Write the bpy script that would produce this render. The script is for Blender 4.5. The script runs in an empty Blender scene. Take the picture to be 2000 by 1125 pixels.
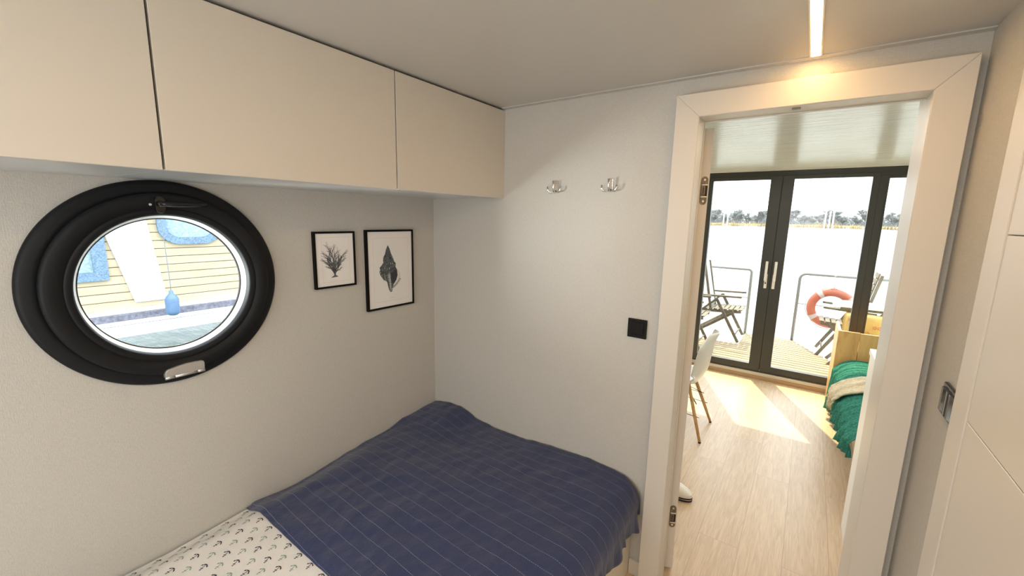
import bpy, bmesh, math, random
from mathutils import Vector, Matrix, noise

scene = bpy.context.scene
COL = scene.collection
PI = math.pi
R = math.radians

# ------------------------------------------------------------------ camera
cam_data = bpy.data.cameras.new('camera')
cam_data.sensor_width = 36.0
cam_data.lens = 36.0 * 812.99 / 2000.0
cam_data.clip_start = 0.02
cam_data.clip_end = 3000
cam = bpy.data.objects.new('camera', cam_data)
COL.objects.link(cam)
yaw, pitch, roll = -0.6166, 0.1673, 0.0215
fwd = Vector((math.sin(yaw) * math.cos(pitch), math.cos(yaw) * math.cos(pitch), -math.sin(pitch)))
rgt = Vector((math.cos(yaw), -math.sin(yaw), 0))
up = rgt.cross(fwd)
r2 = rgt * math.cos(roll) + up * math.sin(roll)
u2 = up * math.cos(roll) - rgt * math.sin(roll)
rot = Matrix((r2, u2, -fwd)).transposed()
cam.matrix_world = Matrix.Translation((1.833, -1.7711, 1.6634)) @ rot.to_4x4()
scene.camera = cam

# ------------------------------------------------------------------ view, sky, sun, area lights
scene.view_settings.view_transform = 'Standard'
scene.view_settings.look = 'None'
scene.view_settings.exposure = 0.55
scene.view_settings.gamma = 1.0
scene.view_settings.use_curve_mapping = False

world = bpy.data.worlds.new('sky')
scene.world = world
world.use_nodes = True
wn = world.node_tree
wn.nodes.clear()
bg = wn.nodes.new('ShaderNodeBackground')
wo = wn.nodes.new('ShaderNodeOutputWorld')
bg.inputs['Color'].default_value = (0.93, 0.97, 1.0, 1)
bg.inputs['Strength'].default_value = 3.6
wn.links.new(bg.outputs[0], wo.inputs[0])


def add_light(name, kind, energy, color, loc, direction, **kw):
    d = bpy.data.lights.new(name, kind)
    d.energy = energy
    d.color = color
    for k, v in kw.items():
        setattr(d, k, v)
    o = bpy.data.objects.new(name, d)
    COL.objects.link(o)
    o.location = loc
    o.rotation_euler = Vector(direction).to_track_quat('-Z', 'Y').to_euler()
    return o


add_light('sun', 'SUN', 5.0, (1.0, 0.86, 0.47), (0, 20, 30), (0.437, -1.0, -1.53), angle=R(0.7))
# added fill light behind the camera; the rear wall has no window
add_light('rear_fill', 'AREA', 15, (0.97, 0.98, 0.96), (1.25, -2.9, 1.35), (-0.1, 1, -0.05),
          shape='RECTANGLE', size=1.6, size_y=1.1)
# added area lamp outside the hull, boosting porthole light as if off the lake
add_light('porthole_fill', 'AREA', 80, (1.0, 0.98, 0.93), (-0.9, -2.6, 1.15), (0.9, 1.3, 0.22),
          shape='RECTANGLE', size=0.7, size_y=0.7)
# added fill light above and behind the camera, no fixture there
add_light('bedroom_fill', 'AREA', 9, (1.0, 0.97, 0.92), (1.9, -2.1, 2.15), (-0.25, 0.1, -1),
          shape='RECTANGLE', size=0.35, size_y=0.9)
# unseen area light under the living-area ceiling, without a lamp body
add_light('living_area_top_light', 'AREA', 14, (1.0, 0.93, 0.82), (1.3, 1.5, 2.15), (0, 0, -1),
          shape='RECTANGLE', size=1.6, size_y=1.6)

# ------------------------------------------------------------------ materials
MATS = {}


def nodes(name):
    m = bpy.data.materials.new(name)
    m.use_nodes = True
    nt = m.node_tree
    nt.nodes.clear()
    out = nt.nodes.new('ShaderNodeOutputMaterial')
    MATS[name] = m
    return m, nt, out


def N(nt, kind, **kw):
    n = nt.nodes.new(kind)
    for k, v in kw.items():
        if k in n.inputs:
            n.inputs[k].default_value = v
        else:
            setattr(n, k, v)
    return n


def mat(name, color, rough=0.5, metal=0.0, var=0.0, vscale=8.0, bump=0.0, bscale=60.0, stretch=(1, 1, 1), coat=0.0, spec=0.5):
    m, nt, out = nodes(name)
    p = N(nt, 'ShaderNodeBsdfPrincipled')
    p.inputs['Base Color'].default_value = (*color, 1)
    p.inputs['Roughness'].default_value = rough
    p.inputs['Metallic'].default_value = metal
    p.inputs['Coat Weight'].default_value = coat
    p.inputs['Coat Roughness'].default_value = 0.08
    p.inputs['Specular IOR Level'].default_value = spec
    nt.links.new(p.outputs[0], out.inputs[0])
    tc = N(nt, 'ShaderNodeTexCoord')
    mp = N(nt, 'ShaderNodeMapping')
    mp.inputs['Scale'].default_value = stretch
    nt.links.new(tc.outputs['Object'], mp.inputs[0])
    if var:
        nz = N(nt, 'ShaderNodeTexNoise')
        nz.inputs['Scale'].default_value = vscale
        nz.inputs['Detail'].default_value = 5
        nt.links.new(mp.outputs[0], nz.inputs['Vector'])
        cr = N(nt, 'ShaderNodeValToRGB')
        cr.color_ramp.elements[0].position = 0.3
        cr.color_ramp.elements[1].position = 0.7
        cr.color_ramp.elements[0].color = (*[c * (1 - var) for c in color], 1)
        cr.color_ramp.elements[1].color = (*[min(1, c * (1 + var)) for c in color], 1)
        nt.links.new(nz.outputs['Fac'], cr.inputs[0])
        nt.links.new(cr.outputs[0], p.inputs['Base Color'])
    if bump:
        nb = N(nt, 'ShaderNodeTexNoise')
        nb.inputs['Scale'].default_value = bscale
        nb.inputs['Detail'].default_value = 4
        nt.links.new(mp.outputs[0], nb.inputs['Vector'])
        b = N(nt, 'ShaderNodeBump')
        b.inputs['Strength'].default_value = bump
        b.inputs['Distance'].default_value = 0.01
        nt.links.new(nb.outputs['Fac'], b.inputs['Height'])
        nt.links.new(b.outputs[0], p.inputs['Normal'])
    return m


def woven(name, color, rough=0.85, freq=520.0, strength=0.35, var=0.05):
    """fabric or woven wallpaper: two crossed fine waves broken up by noise"""
    m, nt, out = nodes(name)
    p = N(nt, 'ShaderNodeBsdfPrincipled')
    p.inputs['Roughness'].default_value = rough
    p.inputs['Specular IOR Level'].default_value = 0.25
    nt.links.new(p.outputs[0], out.inputs[0])
    tc = N(nt, 'ShaderNodeTexCoord')
    hs = []
    for ax, sc in (('h', (0.25, 0.25, 1)), ('v', (1, 1, 0.25))):
        mp = N(nt, 'ShaderNodeMapping')
        mp.inputs['Scale'].default_value = sc
        nt.links.new(tc.outputs['Object'], mp.inputs[0])
        nz = N(nt, 'ShaderNodeTexNoise')
        nz.inputs['Scale'].default_value = freq
        nz.inputs['Detail'].default_value = 2
        nt.links.new(mp.outputs[0], nz.inputs['Vector'])
        hs.append(nz)
    ad = N(nt, 'ShaderNodeMath', operation='ADD')
    nt.links.new(hs[0].outputs['Fac'], ad.inputs[0])
    nt.links.new(hs[1].outputs['Fac'], ad.inputs[1])
    b = N(nt, 'ShaderNodeBump')
    b.inputs['Strength'].default_value = strength
    b.inputs['Distance'].default_value = 0.002
    nt.links.new(ad.outputs[0], b.inputs['Height'])
    nt.links.new(b.outputs[0], p.inputs['Normal'])
    cr = N(nt, 'ShaderNodeValToRGB')
    cr.color_ramp.elements[0].position = 0.35
    cr.color_ramp.elements[1].position = 0.65
    cr.color_ramp.elements[0].color = (*[c * (1 - var) for c in color], 1)
    cr.color_ramp.elements[1].color = (*[min(1, c * (1 + var)) for c in color], 1)
    hf = N(nt, 'ShaderNodeMath', operation='MULTIPLY')
    hf.inputs[1].default_value = 0.5
    nt.links.new(ad.outputs[0], hf.inputs[0])
    nt.links.new(hf.outputs[0], cr.inputs[0])
    nt.links.new(cr.outputs[0], p.inputs['Base Color'])
    return m


def wood(name, c1, c2, rough=0.45, scale=6.0, stretch=(8, 1, 8), plank=None, bump=0.05):
    """wood grain along object Y; optional plank=(width, length)"""
    m, nt, out = nodes(name)
    p = N(nt, 'ShaderNodeBsdfPrincipled')
    p.inputs['Roughness'].default_value = rough
    nt.links.new(p.outputs[0], out.inputs[0])
    tc = N(nt, 'ShaderNodeTexCoord')
    mp = N(nt, 'ShaderNodeMapping')
    mp.inputs['Scale'].default_value = stretch
    nt.links.new(tc.outputs['Object'], mp.inputs[0])
    nz = N(nt, 'ShaderNodeTexNoise')
    nz.inputs['Scale'].default_value = scale
    nz.inputs['Detail'].default_value = 7
    nz.inputs['Distortion'].default_value = 1.2
    vec = mp.outputs[0]
    br = None
    if plank:
        sw = N(nt, 'ShaderNodeMapping')
        sw.inputs['Rotation'].default_value = (0, 0, R(90))
        nt.links.new(tc.outputs['Object'], sw.inputs[0])
        br = N(nt, 'ShaderNodeTexBrick')
        br.inputs['Scale'].default_value = 1.0
        br.inputs['Brick Width'].default_value = plank[1]
        br.inputs['Row Height'].default_value = plank[0]
        br.inputs['Mortar Size'].default_value = 0.0012
        br.inputs['Mortar Smooth'].default_value = 0.1
        br.inputs['Color1'].default_value = (0, 0, 0, 1)
        br.inputs['Color2'].default_value = (1, 1, 1, 1)
        br.inputs['Mortar'].default_value = (0.5, 0.5, 0.5, 1)
        br.offset = 0.37
        nt.links.new(sw.outputs[0], br.inputs['Vector'])
        off = N(nt, 'ShaderNodeVectorMath', operation='SCALE')
        off.inputs['Scale'].default_value = 7.0
        nt.links.new(br.outputs['Color'], off.inputs[0])
        ad = N(nt, 'ShaderNodeVectorMath', operation='ADD')
        nt.links.new(mp.outputs[0], ad.inputs[0])
        nt.links.new(off.outputs[0], ad.inputs[1])
        vec = ad.outputs[0]
    nt.links.new(vec, nz.inputs['Vector'])
    cr = N(nt, 'ShaderNodeValToRGB')
    cr.color_ramp.elements[0].position = 0.33
    cr.color_ramp.elements[1].position = 0.66
    cr.color_ramp.elements[0].color = (*c1, 1)
    cr.color_ramp.elements[1].color = (*c2, 1)
    nt.links.new(nz.outputs['Fac'], cr.inputs[0])
    last = cr.outputs[0]
    if plank:
        mx = N(nt, 'ShaderNodeMix', data_type='RGBA', blend_type='MULTIPLY')
        mx.inputs[0].default_value = 1.0
        tone = N(nt, 'ShaderNodeMapRange')
        tone.inputs['To Min'].default_value = 0.93
        tone.inputs['To Max'].default_value = 1.03
        nt.links.new(br.outputs['Color'], tone.inputs['Value'])
        nt.links.new(last, mx.inputs[6])
        nt.links.new(tone.outputs[0], mx.inputs[7])
        m2 = N(nt, 'ShaderNodeMix', data_type='RGBA')
        nt.links.new(br.outputs['Fac'], m2.inputs[0])
        nt.links.new(mx.outputs[2], m2.inputs[6])
        m2.inputs[7].default_value = (*[c * 0.75 for c in c1], 1)
        last = m2.outputs[2]
    nt.links.new(last, p.inputs['Base Color'])
    b = N(nt, 'ShaderNodeBump')
    b.inputs['Strength'].default_value = bump
    b.inputs['Distance'].default_value = 0.003
    nt.links.new(nz.outputs['Fac'], b.inputs['Height'])
    nt.links.new(b.outputs[0], p.inputs['Normal'])
    return m


wall_m = woven('wallpaper_linen', (0.560, 0.545, 0.508), freq=330, strength=0.5, var=0.05)
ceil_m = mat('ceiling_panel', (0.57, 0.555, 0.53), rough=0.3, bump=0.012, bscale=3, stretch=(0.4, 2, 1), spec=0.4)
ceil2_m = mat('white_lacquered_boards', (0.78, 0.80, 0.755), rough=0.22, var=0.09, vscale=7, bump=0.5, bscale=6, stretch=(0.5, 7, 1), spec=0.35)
white_m = mat('white_lacquer', (0.68, 0.64, 0.58), rough=0.42)
seam_shade_m = mat('seam_shade', (0.10, 0.085, 0.07), rough=0.6)
cab_m = mat('cabinet_cream', (0.67, 0.625, 0.55), rough=0.48, bump=0.02, bscale=200)
under_m = mat('cabinet_underside', (0.66, 0.68, 0.70), rough=0.22)
floor_m = wood('oak_laminate', (0.53, 0.40, 0.265), (0.66, 0.515, 0.355), rough=0.38, scale=5.0, stretch=(14, 1.0, 14), plank=(0.19, 1.28))
black_m = mat('matt_black_frame', (0.006, 0.0068, 0.009), rough=0.55, bump=0.02, bscale=300, spec=0.3)
blackg_m = mat('gloss_black_plastic', (0.008, 0.008, 0.009), rough=0.12)
dgrey_m = mat('anthracite_metal', (0.042, 0.044, 0.040), rough=0.38)
pframe_m = mat('black_picture_frame', (0.003, 0.003, 0.003), rough=0.6, spec=0.15)
paper_m = mat('print_paper', (0.90, 0.88, 0.86), rough=0.7)
mount_m = mat('print_plate_mark', (0.78, 0.74, 0.69), rough=0.8)
ink_m = mat('ink_dark', (0.02, 0.024, 0.03), rough=0.8, var=0.6, vscale=130)
ink2_m = mat('ink_grey', (0.085, 0.095, 0.105), rough=0.8, var=0.75, vscale=110)
ink3_m = mat('ink_light', (0.38, 0.40, 0.40), rough=0.8, var=0.5, vscale=140)
silver_m = mat('brushed_silver', (0.62, 0.61, 0.60), rough=0.38, metal=0.75)
chrome_m = mat('chrome', (0.78, 0.77, 0.74), rough=0.12, metal=1.0)
hinge_m = mat('nickel_hinge', (0.22, 0.185, 0.145), rough=0.35, metal=0.8, var=0.3, vscale=120)
dark_m = mat('dark_recess', (0.02, 0.017, 0.014), rough=0.7)
screw_m = mat('screw_steel', (0.75, 0.75, 0.75), rough=0.3, metal=0.6)
rubber_m = mat('black_rubber', (0.012, 0.012, 0.012), rough=0.7)
reveal_m = mat('white_porthole_reveal', (0.90, 0.92, 0.94), rough=0.35)
sheet_m = mat('white_cotton', (0.84, 0.82, 0.79), rough=0.9, bump=0.15, bscale=260)
anch1_m = mat('navy_anchor_print', (0.035, 0.030, 0.055), rough=0.9)
anch2_m = mat('green_anchor_print', (0.27, 0.39, 0.36), rough=0.9)
bedbase_m = mat('bed_base_cream', (0.82, 0.77, 0.66), rough=0.45)
teal_m = mat('teal_knit', (0.050, 0.235, 0.185), rough=0.95, var=0.35, vscale=90, bump=0.6, bscale=150, spec=0.05)
throw_m = mat('cream_fleece', (0.80, 0.70, 0.50), rough=0.95, var=0.15, vscale=40, bump=1.0, bscale=170)
pine_m = wood('honey_pine', (0.55, 0.30, 0.10), (0.78, 0.50, 0.20), rough=0.4, scale=3, stretch=(4, 4, 1))
shell_m = mat('white_chair_shell', (0.80, 0.82, 0.80), rough=0.3)
leg_m = wood('beech_leg', (0.50, 0.28, 0.10), (0.68, 0.42, 0.18), rough=0.4, scale=8, stretch=(6, 6, 1))
wire_m = mat('black_wire', (0.02, 0.02, 0.02), rough=0.4, metal=0.5)
shoe_m = mat('white_canvas', (0.82, 0.80, 0.74), rough=0.8, bump=0.2, bscale=400)
sole_m = mat('dark_sole', (0.03, 0.02, 0.02), rough=0.6)
teak_m = wood('weathered_teak', (0.085, 0.07, 0.05), (0.16, 0.135, 0.095), rough=0.7, scale=6, stretch=(3, 3, 1))
deck_m = wood('sunlit_decking', (0.20, 0.155, 0.09), (0.30, 0.24, 0.15), rough=0.7, scale=3, stretch=(1, 10, 10))
gap_m = mat('deck_gap', (0.03, 0.025, 0.018), rough=0.9)
gel_m = mat('white_gelcoat', (0.80, 0.81, 0.82), rough=0.35)
steel_m = mat('stainless_rail', (0.20, 0.205, 0.20), rough=0.45, metal=0.25)
orange_m = mat('orange_lifebuoy', (0.42, 0.115, 0.065), rough=0.5)
band_m = mat('reflective_band', (0.45, 0.42, 0.40), rough=0.5)
rope_m = mat('grab_rope', (0.45, 0.38, 0.34), rough=0.9)
table_m = mat('white_table_top', (0.80, 0.80, 0.76), rough=0.4)
textile_m = mat('pale_green_textile', (0.42, 0.50, 0.44), rough=0.9)
siding_m = wood('yellow_siding', (0.47, 0.385, 0.255), (0.56, 0.47, 0.325), rough=0.6, scale=1.2, stretch=(6, 0.8, 6))
sidegap_m = mat('siding_groove', (0.11, 0.085, 0.06), rough=0.9)
bluef_m = mat('veiled_frame', (0.15, 0.24, 0.35), rough=0.5, var=0.4, vscale=45)  # dark frames; the bright outdoor veil over them is put into this colour
bluep_m = mat('veiled_pane', (0.30, 0.42, 0.48), rough=0.35, var=0.3, vscale=30)  # veil and reflection on the glass painted as a flat tone
bluerail_m = mat('purple_grey_rubbing_strake', (0.16, 0.16, 0.20), rough=0.8, var=0.4, vscale=22)
fender_m = mat('blue_fender', (0.11, 0.20, 0.34), rough=0.45, var=0.15, vscale=10)
rope2_m = mat('fender_rope', (0.20, 0.22, 0.26), rough=0.9)
ramp_m = mat('white_raked_panel', (0.72, 0.80, 0.83), rough=0.5)
tree_m = mat('bare_branches', (0.22, 0.23, 0.24), rough=0.9, spec=0.0)
twig_m = mat('fine_twigs', (0.30, 0.32, 0.325), rough=0.95, spec=0.0)
reed_m = mat('dry_reeds', (0.40, 0.32, 0.17), rough=0.95, var=0.35, vscale=0.15, spec=0.0)
bank_m = mat('far_bank_soil', (0.24, 0.23, 0.20), rough=0.95, var=0.3, vscale=0.1, spec=0.0)
pile_m = mat('white_pile', (0.8, 0.8, 0.8), rough=0.7)
yel_m = mat('yellow_print_cloth', (0.66, 0.52, 0.20), rough=0.8, var=0.1, vscale=10)
red_m = mat('red_flower_print', (0.60, 0.20, 0.14), rough=0.8)
lime_m = mat('lime_cloth', (0.42, 0.52, 0.06), rough=0.8)
crate_m = mat('ochre_crate', (0.60, 0.42, 0.12), rough=0.7, var=0.15, vscale=12)


def emission(name, color, strength):
    m, nt, out = nodes(name)
    e = N(nt, 'ShaderNodeEmission')
    e.inputs['Color'].default_value = (*color, 1)
    e.inputs['Strength'].default_value = strength
    nt.links.new(e.outputs[0], out.inputs[0])
    return m


led_m = emission('led_diffuser', (1.0, 0.60, 0.24), 32.0)


def glass(name, tint=(1, 1, 1), refl=0.7):
    m, nt, out = nodes(name)
    t = N(nt, 'ShaderNodeBsdfTransparent')
    t.inputs['Color'].default_value = (*tint, 1)
    g = N(nt, 'ShaderNodeBsdfGlossy')
    g.inputs['Roughness'].default_value = 0.02
    f = N(nt, 'ShaderNodeLayerWeight')
    pw = N(nt, 'ShaderNodeMath', operation='POWER')
    pw.inputs[1].default_value = 4.0
    nt.links.new(f.outputs['Facing'], pw.inputs[0])
    mu = N(nt, 'ShaderNodeMath', operation='MULTIPLY_ADD')
    mu.inputs[1].default_value = refl
    mu.inputs[2].default_value = 0.03
    nt.links.new(pw.outputs[0], mu.inputs[0])
    mx = N(nt, 'ShaderNodeMixShader')
    nt.links.new(mu.outputs[0], mx.inputs[0])
    nt.links.new(t.outputs[0], mx.inputs[1])
    nt.links.new(g.outputs[0], mx.inputs[2])
    nt.links.new(mx.outputs[0], out.inputs[0])
    return m


glass_m = glass('window_glass', (0.985, 0.99, 0.985))
frameglass_m = glass('picture_glass', (1, 1, 1), 0.35)
glass2_m = glass('porthole_glass', (0.95, 0.98, 1.0))


def water_mat():
    m, nt, out = nodes('lake_water')
    p = N(nt, 'ShaderNodeBsdfPrincipled')
    p.inputs['Base Color'].default_value = (0.11, 0.14, 0.13, 1)
    p.inputs['Roughness'].default_value = 0.12
    p.inputs['IOR'].default_value = 1.33
    nt.links.new(p.outputs[0], out.inputs[0])
    tc = N(nt, 'ShaderNodeTexCoord')
    mp = N(nt, 'ShaderNodeMapping')
    mp.inputs['Scale'].default_value = (0.8, 2.4, 1)
    nt.links.new(tc.outputs['Object'], mp.inputs[0])
    nz = N(nt, 'ShaderNodeTexNoise')
    nz.inputs['Scale'].default_value = 2.2
    nz.inputs['Detail'].default_value = 6
    nt.links.new(mp.outputs[0], nz.inputs['Vector'])
    b = N(nt, 'ShaderNodeBump')
    b.inputs['Strength'].default_value = 0.5
    b.inputs['Distance'].default_value = 0.08
    nt.links.new(nz.outputs['Fac'], b.inputs['Height'])
    nt.links.new(b.outputs[0], p.inputs['Normal'])
    return m


water_m = water_mat()


def spread_mat():
    """navy woven cotton with thin dashed pale pinstripes running across the bed (UV v = metres along the bed)"""
    m, nt, out = nodes('navy_pinstripe_cotton')
    p = N(nt, 'ShaderNodeBsdfPrincipled')
    p.inputs['Roughness'].default_value = 0.9
    p.inputs['Specular IOR Level'].default_value = 0.15
    p.inputs['Sheen Weight'].default_value = 0.25
    nt.links.new(p.outputs[0], out.inputs[0])
    uv = N(nt, 'ShaderNodeUVMap')
    uv.uv_map = 'UVMap'
    sep = N(nt, 'ShaderNodeSeparateXYZ')
    nt.links.new(uv.outputs[0], sep.inputs[0])
    # weave
    w1 = N(nt, 'ShaderNodeTexNoise')
    w1.inputs['Scale'].default_value = 420
    w1.inputs['Detail'].default_value = 3
    nt.links.new(uv.outputs[0], w1.inputs['Vector'])
    w2 = N(nt, 'ShaderNodeTexNoise')
    w2.inputs['Scale'].default_value = 5
    w2.inputs['Detail'].default_value = 4
    nt.links.new(uv.outputs[0], w2.inputs['Vector'])
    cr = N(nt, 'ShaderNodeValToRGB')
    cr.color_ramp.elements[0].position = 0.25
    cr.color_ramp.elements[1].position = 0.75
    cr.color_ramp.elements[0].color = (0.012, 0.020, 0.062, 1)
    cr.color_ramp.elements[1].color = (0.062, 0.080, 0.185, 1)
    nt.links.new(w1.outputs['Fac'], cr.inputs[0])
    # stripe: |fract(v / 0.056) - 0.5| * 0.056 < 0.0011
    dv = N(nt, 'ShaderNodeMath', operation='DIVIDE')
    dv.inputs[1].default_value = 0.056
    nt.links.new(sep.outputs['Y'], dv.inputs[0])
    fr = N(nt, 'ShaderNodeMath', operation='FRACT')
    nt.links.new(dv.outputs[0], fr.inputs[0])
    sb = N(nt, 'ShaderNodeMath', operation='SUBTRACT')
    sb.inputs[1].default_value = 0.5
    nt.links.new(fr.outputs[0], sb.inputs[0])
    ab = N(nt, 'ShaderNodeMath', operation='ABSOLUTE')
    nt.links.new(sb.outputs[0], ab.inputs[0])
    lt = N(nt, 'ShaderNodeMath', operation='LESS_THAN')
    lt.inputs[1].default_value = 0.012
    nt.links.new(ab.outputs[0], lt.inputs[0])
    # stitches: fract(u / 0.009) < .7
    du = N(nt, 'ShaderNodeMath', operation='DIVIDE')
    du.inputs[1].default_value = 0.010
    nt.links.new(sep.outputs['X'], du.inputs[0])
    fu = N(nt, 'ShaderNodeMath', operation='FRACT')
    nt.links.new(du.outputs[0], fu.inputs[0])
    lu = N(nt, 'ShaderNodeMath', operation='LESS_THAN')
    lu.inputs[1].default_value = 0.68
    nt.links.new(fu.outputs[0], lu.inputs[0])
    mu = N(nt, 'ShaderNodeMath', operation='MULTIPLY')
    nt.links.new(lt.outputs[0], mu.inputs[0])
    nt.links.new(lu.outputs[0], mu.inputs[1])
    m3 = N(nt, 'ShaderNodeMath', operation='MULTIPLY')
    nt.links.new(mu.outputs[0], m3.inputs[0])
    rg = N(nt, 'ShaderNodeMapRange')
    rg.inputs['From Min'].default_value = 0.3
    rg.inputs['From Max'].default_value = 0.65
    rg.inputs['To Min'].default_value = 0.35
    rg.inputs['To Max'].default_value = 1.0
    nt.links.new(w2.outputs['Fac'], rg.inputs['Value'])
    nt.links.new(rg.outputs[0], m3.inputs[1])
    mx = N(nt, 'ShaderNodeMix', data_type='RGBA')
    nt.links.new(m3.outputs[0], mx.inputs[0])
    nt.links.new(cr.outputs[0], mx.inputs[6])
    mx.inputs[7].default_value = (0.34, 0.40, 0.52, 1)
    nt.links.new(mx.outputs[2], p.inputs['Base Color'])
    ad = N(nt, 'ShaderNodeMath', operation='MULTIPLY_ADD')
    ad.inputs[1].default_value = 16.0
    nt.links.new(w2.outputs['Fac'], ad.inputs[0])
    nt.links.new(w1.outputs['Fac'], ad.inputs[2])
    b = N(nt, 'ShaderNodeBump')
    b.inputs['Strength'].default_value = 0.9
    b.inputs['Distance'].default_value = 0.0016
    nt.links.new(ad.outputs[0], b.inputs['Height'])
    nt.links.new(b.outputs[0], p.inputs['Normal'])
    return m


spread_m = spread_mat()


# ------------------------------------------------------------------ mesh helpers
class MB:
    def __init__(self):
        self.bm = bmesh.new()

    def _new(self, verts, faces, mi=0, smooth=False):
        vs = [self.bm.verts.new(v) for v in verts]
        fs = []
        for f in faces:
            try:
                fc = self.bm.faces.new([vs[i] for i in f])
            except ValueError:
                continue
            fc.material_index = mi
            fc.smooth = smooth
            fs.append(fc)
        return vs, fs

    def box(self, lo, hi, bev=0.0, mi=0, M=None, seg=2):
        x0, y0, z0 = lo
        x1, y1, z1 = hi
        vs, fs = self._new([(x0, y0, z0), (x1, y0, z0), (x1, y1, z0), (x0, y1, z0),
                            (x0, y0, z1), (x1, y0, z1), (x1, y1, z1), (x0, y1, z1)],
                           [(3, 2, 1, 0), (4, 5, 6, 7), (0, 1, 5, 4), (1, 2, 6, 5), (2, 3, 7, 6), (3, 0, 4, 7)], mi)
        if bev > 0:
            es = list({e for f in fs for e in f.edges})
            r = bmesh.ops.bevel(self.bm, geom=es, offset=bev, segments=seg, profile=0.5, affect='EDGES', clamp_overlap=True)
            for f in r['faces']:
                f.material_index = mi
            vs = list({v for f in r['faces'] for v in f.verts} | {v for f in fs if f.is_valid for v in f.verts} | {v for v in vs if v.is_valid})
        if M is not None:
            for v in vs:
                v.co = M @ v.co
        return self

    def prism(self, pts, axis, a, b, mi=0, bev=0.0):
        """outline pts (2D) extruded along axis from a to b; 2D order: x->(y,z) y->(x,z) z->(x,y)"""
        def P(p, t):
            return {0: (t, p[0], p[1]), 1: (p[0], t, p[1]), 2: (p[0], p[1], t)}[axis]
        n = len(pts)
        vs, fs = self._new([P(p, a) for p in pts] + [P(p, b) for p in pts],
                           [tuple(range(n))[::-1], tuple(range(n, 2 * n))] +
                           [(i, (i + 1) % n, n + (i + 1) % n, n + i) for i in range(n)], mi)
        if bev > 0:
            es = [e for f in fs[:2] for e in f.edges]
            r = bmesh.ops.bevel(self.bm, geom=es, offset=bev, segments=2, profile=0.5, affect='EDGES', clamp_overlap=True)
            for f in r['faces']:
                f.material_index = mi
        return self

    def tube(self, pts, r, seg=8, mi=0, caps=True):
        pts = [Vector(p) for p in pts]
        rs = r if isinstance(r, (list, tuple)) else [r] * len(pts)
        rings = []
        n = len(pts)
        d0 = (pts[1] - pts[0]).normalized()
        ref = Vector((0, 0, 1)) if abs(d0.z) < 0.9 else Vector((1, 0, 0))
        u = d0.cross(ref).normalized()
        for i, p in enumerate(pts):
            if i == 0:
                d = d0
            elif i == n - 1:
                d = (pts[-1] - pts[-2]).normalized()
            else:
                d = ((pts[i + 1] - p).normalized() + (p - pts[i - 1]).normalized()).normalized()
            u = (u - d * u.dot(d)).normalized()
            w = d.cross(u)
            rings.append([self.bm.verts.new(p + (u * math.cos(2 * PI * k / seg) + w * math.sin(2 * PI * k / seg)) * rs[i]) for k in range(seg)])
        for a, b in zip(rings, rings[1:]):
            for k in range(seg):
                f = self.bm.faces.new((a[k], b[k], b[(k + 1) % seg], a[(k + 1) % seg]))
                f.smooth = True
                f.material_index = mi
        if caps:
            for rg_ in (rings[0], rings[-1][::-1]):
                f = self.bm.faces.new(rg_)
                f.material_index = mi
        return self

    def lathe(self, prof, center, axis, seg=64, mi=0, smooth=True, close=False):
        """prof: list of (t, r) along the axis"""
        rings = []
        c = Vector(center)
        for t, r in prof:
            ring = []
            for k in range(seg):
                a = 2 * PI * k / seg
                if axis == 0:
                    p = c + Vector((t, r * math.cos(a), r * math.sin(a)))
                elif axis == 1:
                    p = c + Vector((r * math.cos(a), t, r * math.sin(a)))
                else:
                    p = c + Vector((r * math.cos(a), r * math.sin(a), t))
                ring.append(self.bm.verts.new(p))
            rings.append(ring)
        prs = list(zip(rings, rings[1:]))
        if close:
            prs.append((rings[-1], rings[0]))
        for a, b in prs:
            for k in range(seg):
                f = self.bm.faces.new((a[k], a[(k + 1) % seg], b[(k + 1) % seg], b[k]))
                f.smooth = smooth
                f.material_index = mi
        if not close:
            for rg_, (t, r) in ((rings[0], prof[0]), (rings[-1], prof[-1])):
                if r > 0 and self._cap:
                    f = self.bm.faces.new(rg_)
                    f.material_index = mi
        return self
    _cap = True

    def grid(self, nu, nv, fn, mi=0, smooth=True, uvfn=None):
        vs = [[self.bm.verts.new(fn(i / (nu - 1), j / (nv - 1))) for j in range(nv)] for i in range(nu)]
        uvl = self.bm.loops.layers.uv.new('UVMap') if uvfn else None
        for i in range(nu - 1):
            for j in range(nv - 1):
                f = self.bm.faces.new((vs[i][j], vs[i + 1][j], vs[i + 1][j + 1], vs[i][j + 1]))
                f.smooth = smooth
                f.material_index = mi
                if uvl:
                    for l, (a, b) in zip(f.loops, ((i, j), (i + 1, j), (i + 1, j + 1), (i, j + 1))):
                        l[uvl].uv = uvfn(a / (nu - 1), b / (nv - 1))
        return self

    def poly(self, pts, mi=0):
        f = self.bm.faces.new([self.bm.verts.new(p) for p in pts])
        f.material_index = mi
        return self

    def build(self, name, mats, parent=None, recalc=True, **props):
        if recalc:
            bmesh.ops.recalc_face_normals(self.bm, faces=self.bm.faces[:])
        me = bpy.data.meshes.new(name)
        self.bm.to_mesh(me)
        self.bm.free()
        for m in (mats if isinstance(mats, (list, tuple)) else [mats]):
            me.materials.append(m)
        o = bpy.data.objects.new(name, me)
        COL.objects.link(o)
        if parent is not None:
            o.parent = parent
            if parent.type == 'EMPTY' or True:
                o.matrix_parent_inverse = Matrix.Identity(4)
        for k, v in props.items():
            o[k] = v
        return o


def thing(name, label, cat, loc=(0, 0, 0), rz=0.0, group=None, kind=None):
    o = bpy.data.objects.new(name, None)
    o.empty_display_size = 0.1
    COL.objects.link(o)
    o.location = loc
    o.rotation_euler = (0, 0, rz)
    o['label'] = label
    o['category'] = cat
    if group:
        o['group'] = group
    if kind:
        o['kind'] = kind
    return o


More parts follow.
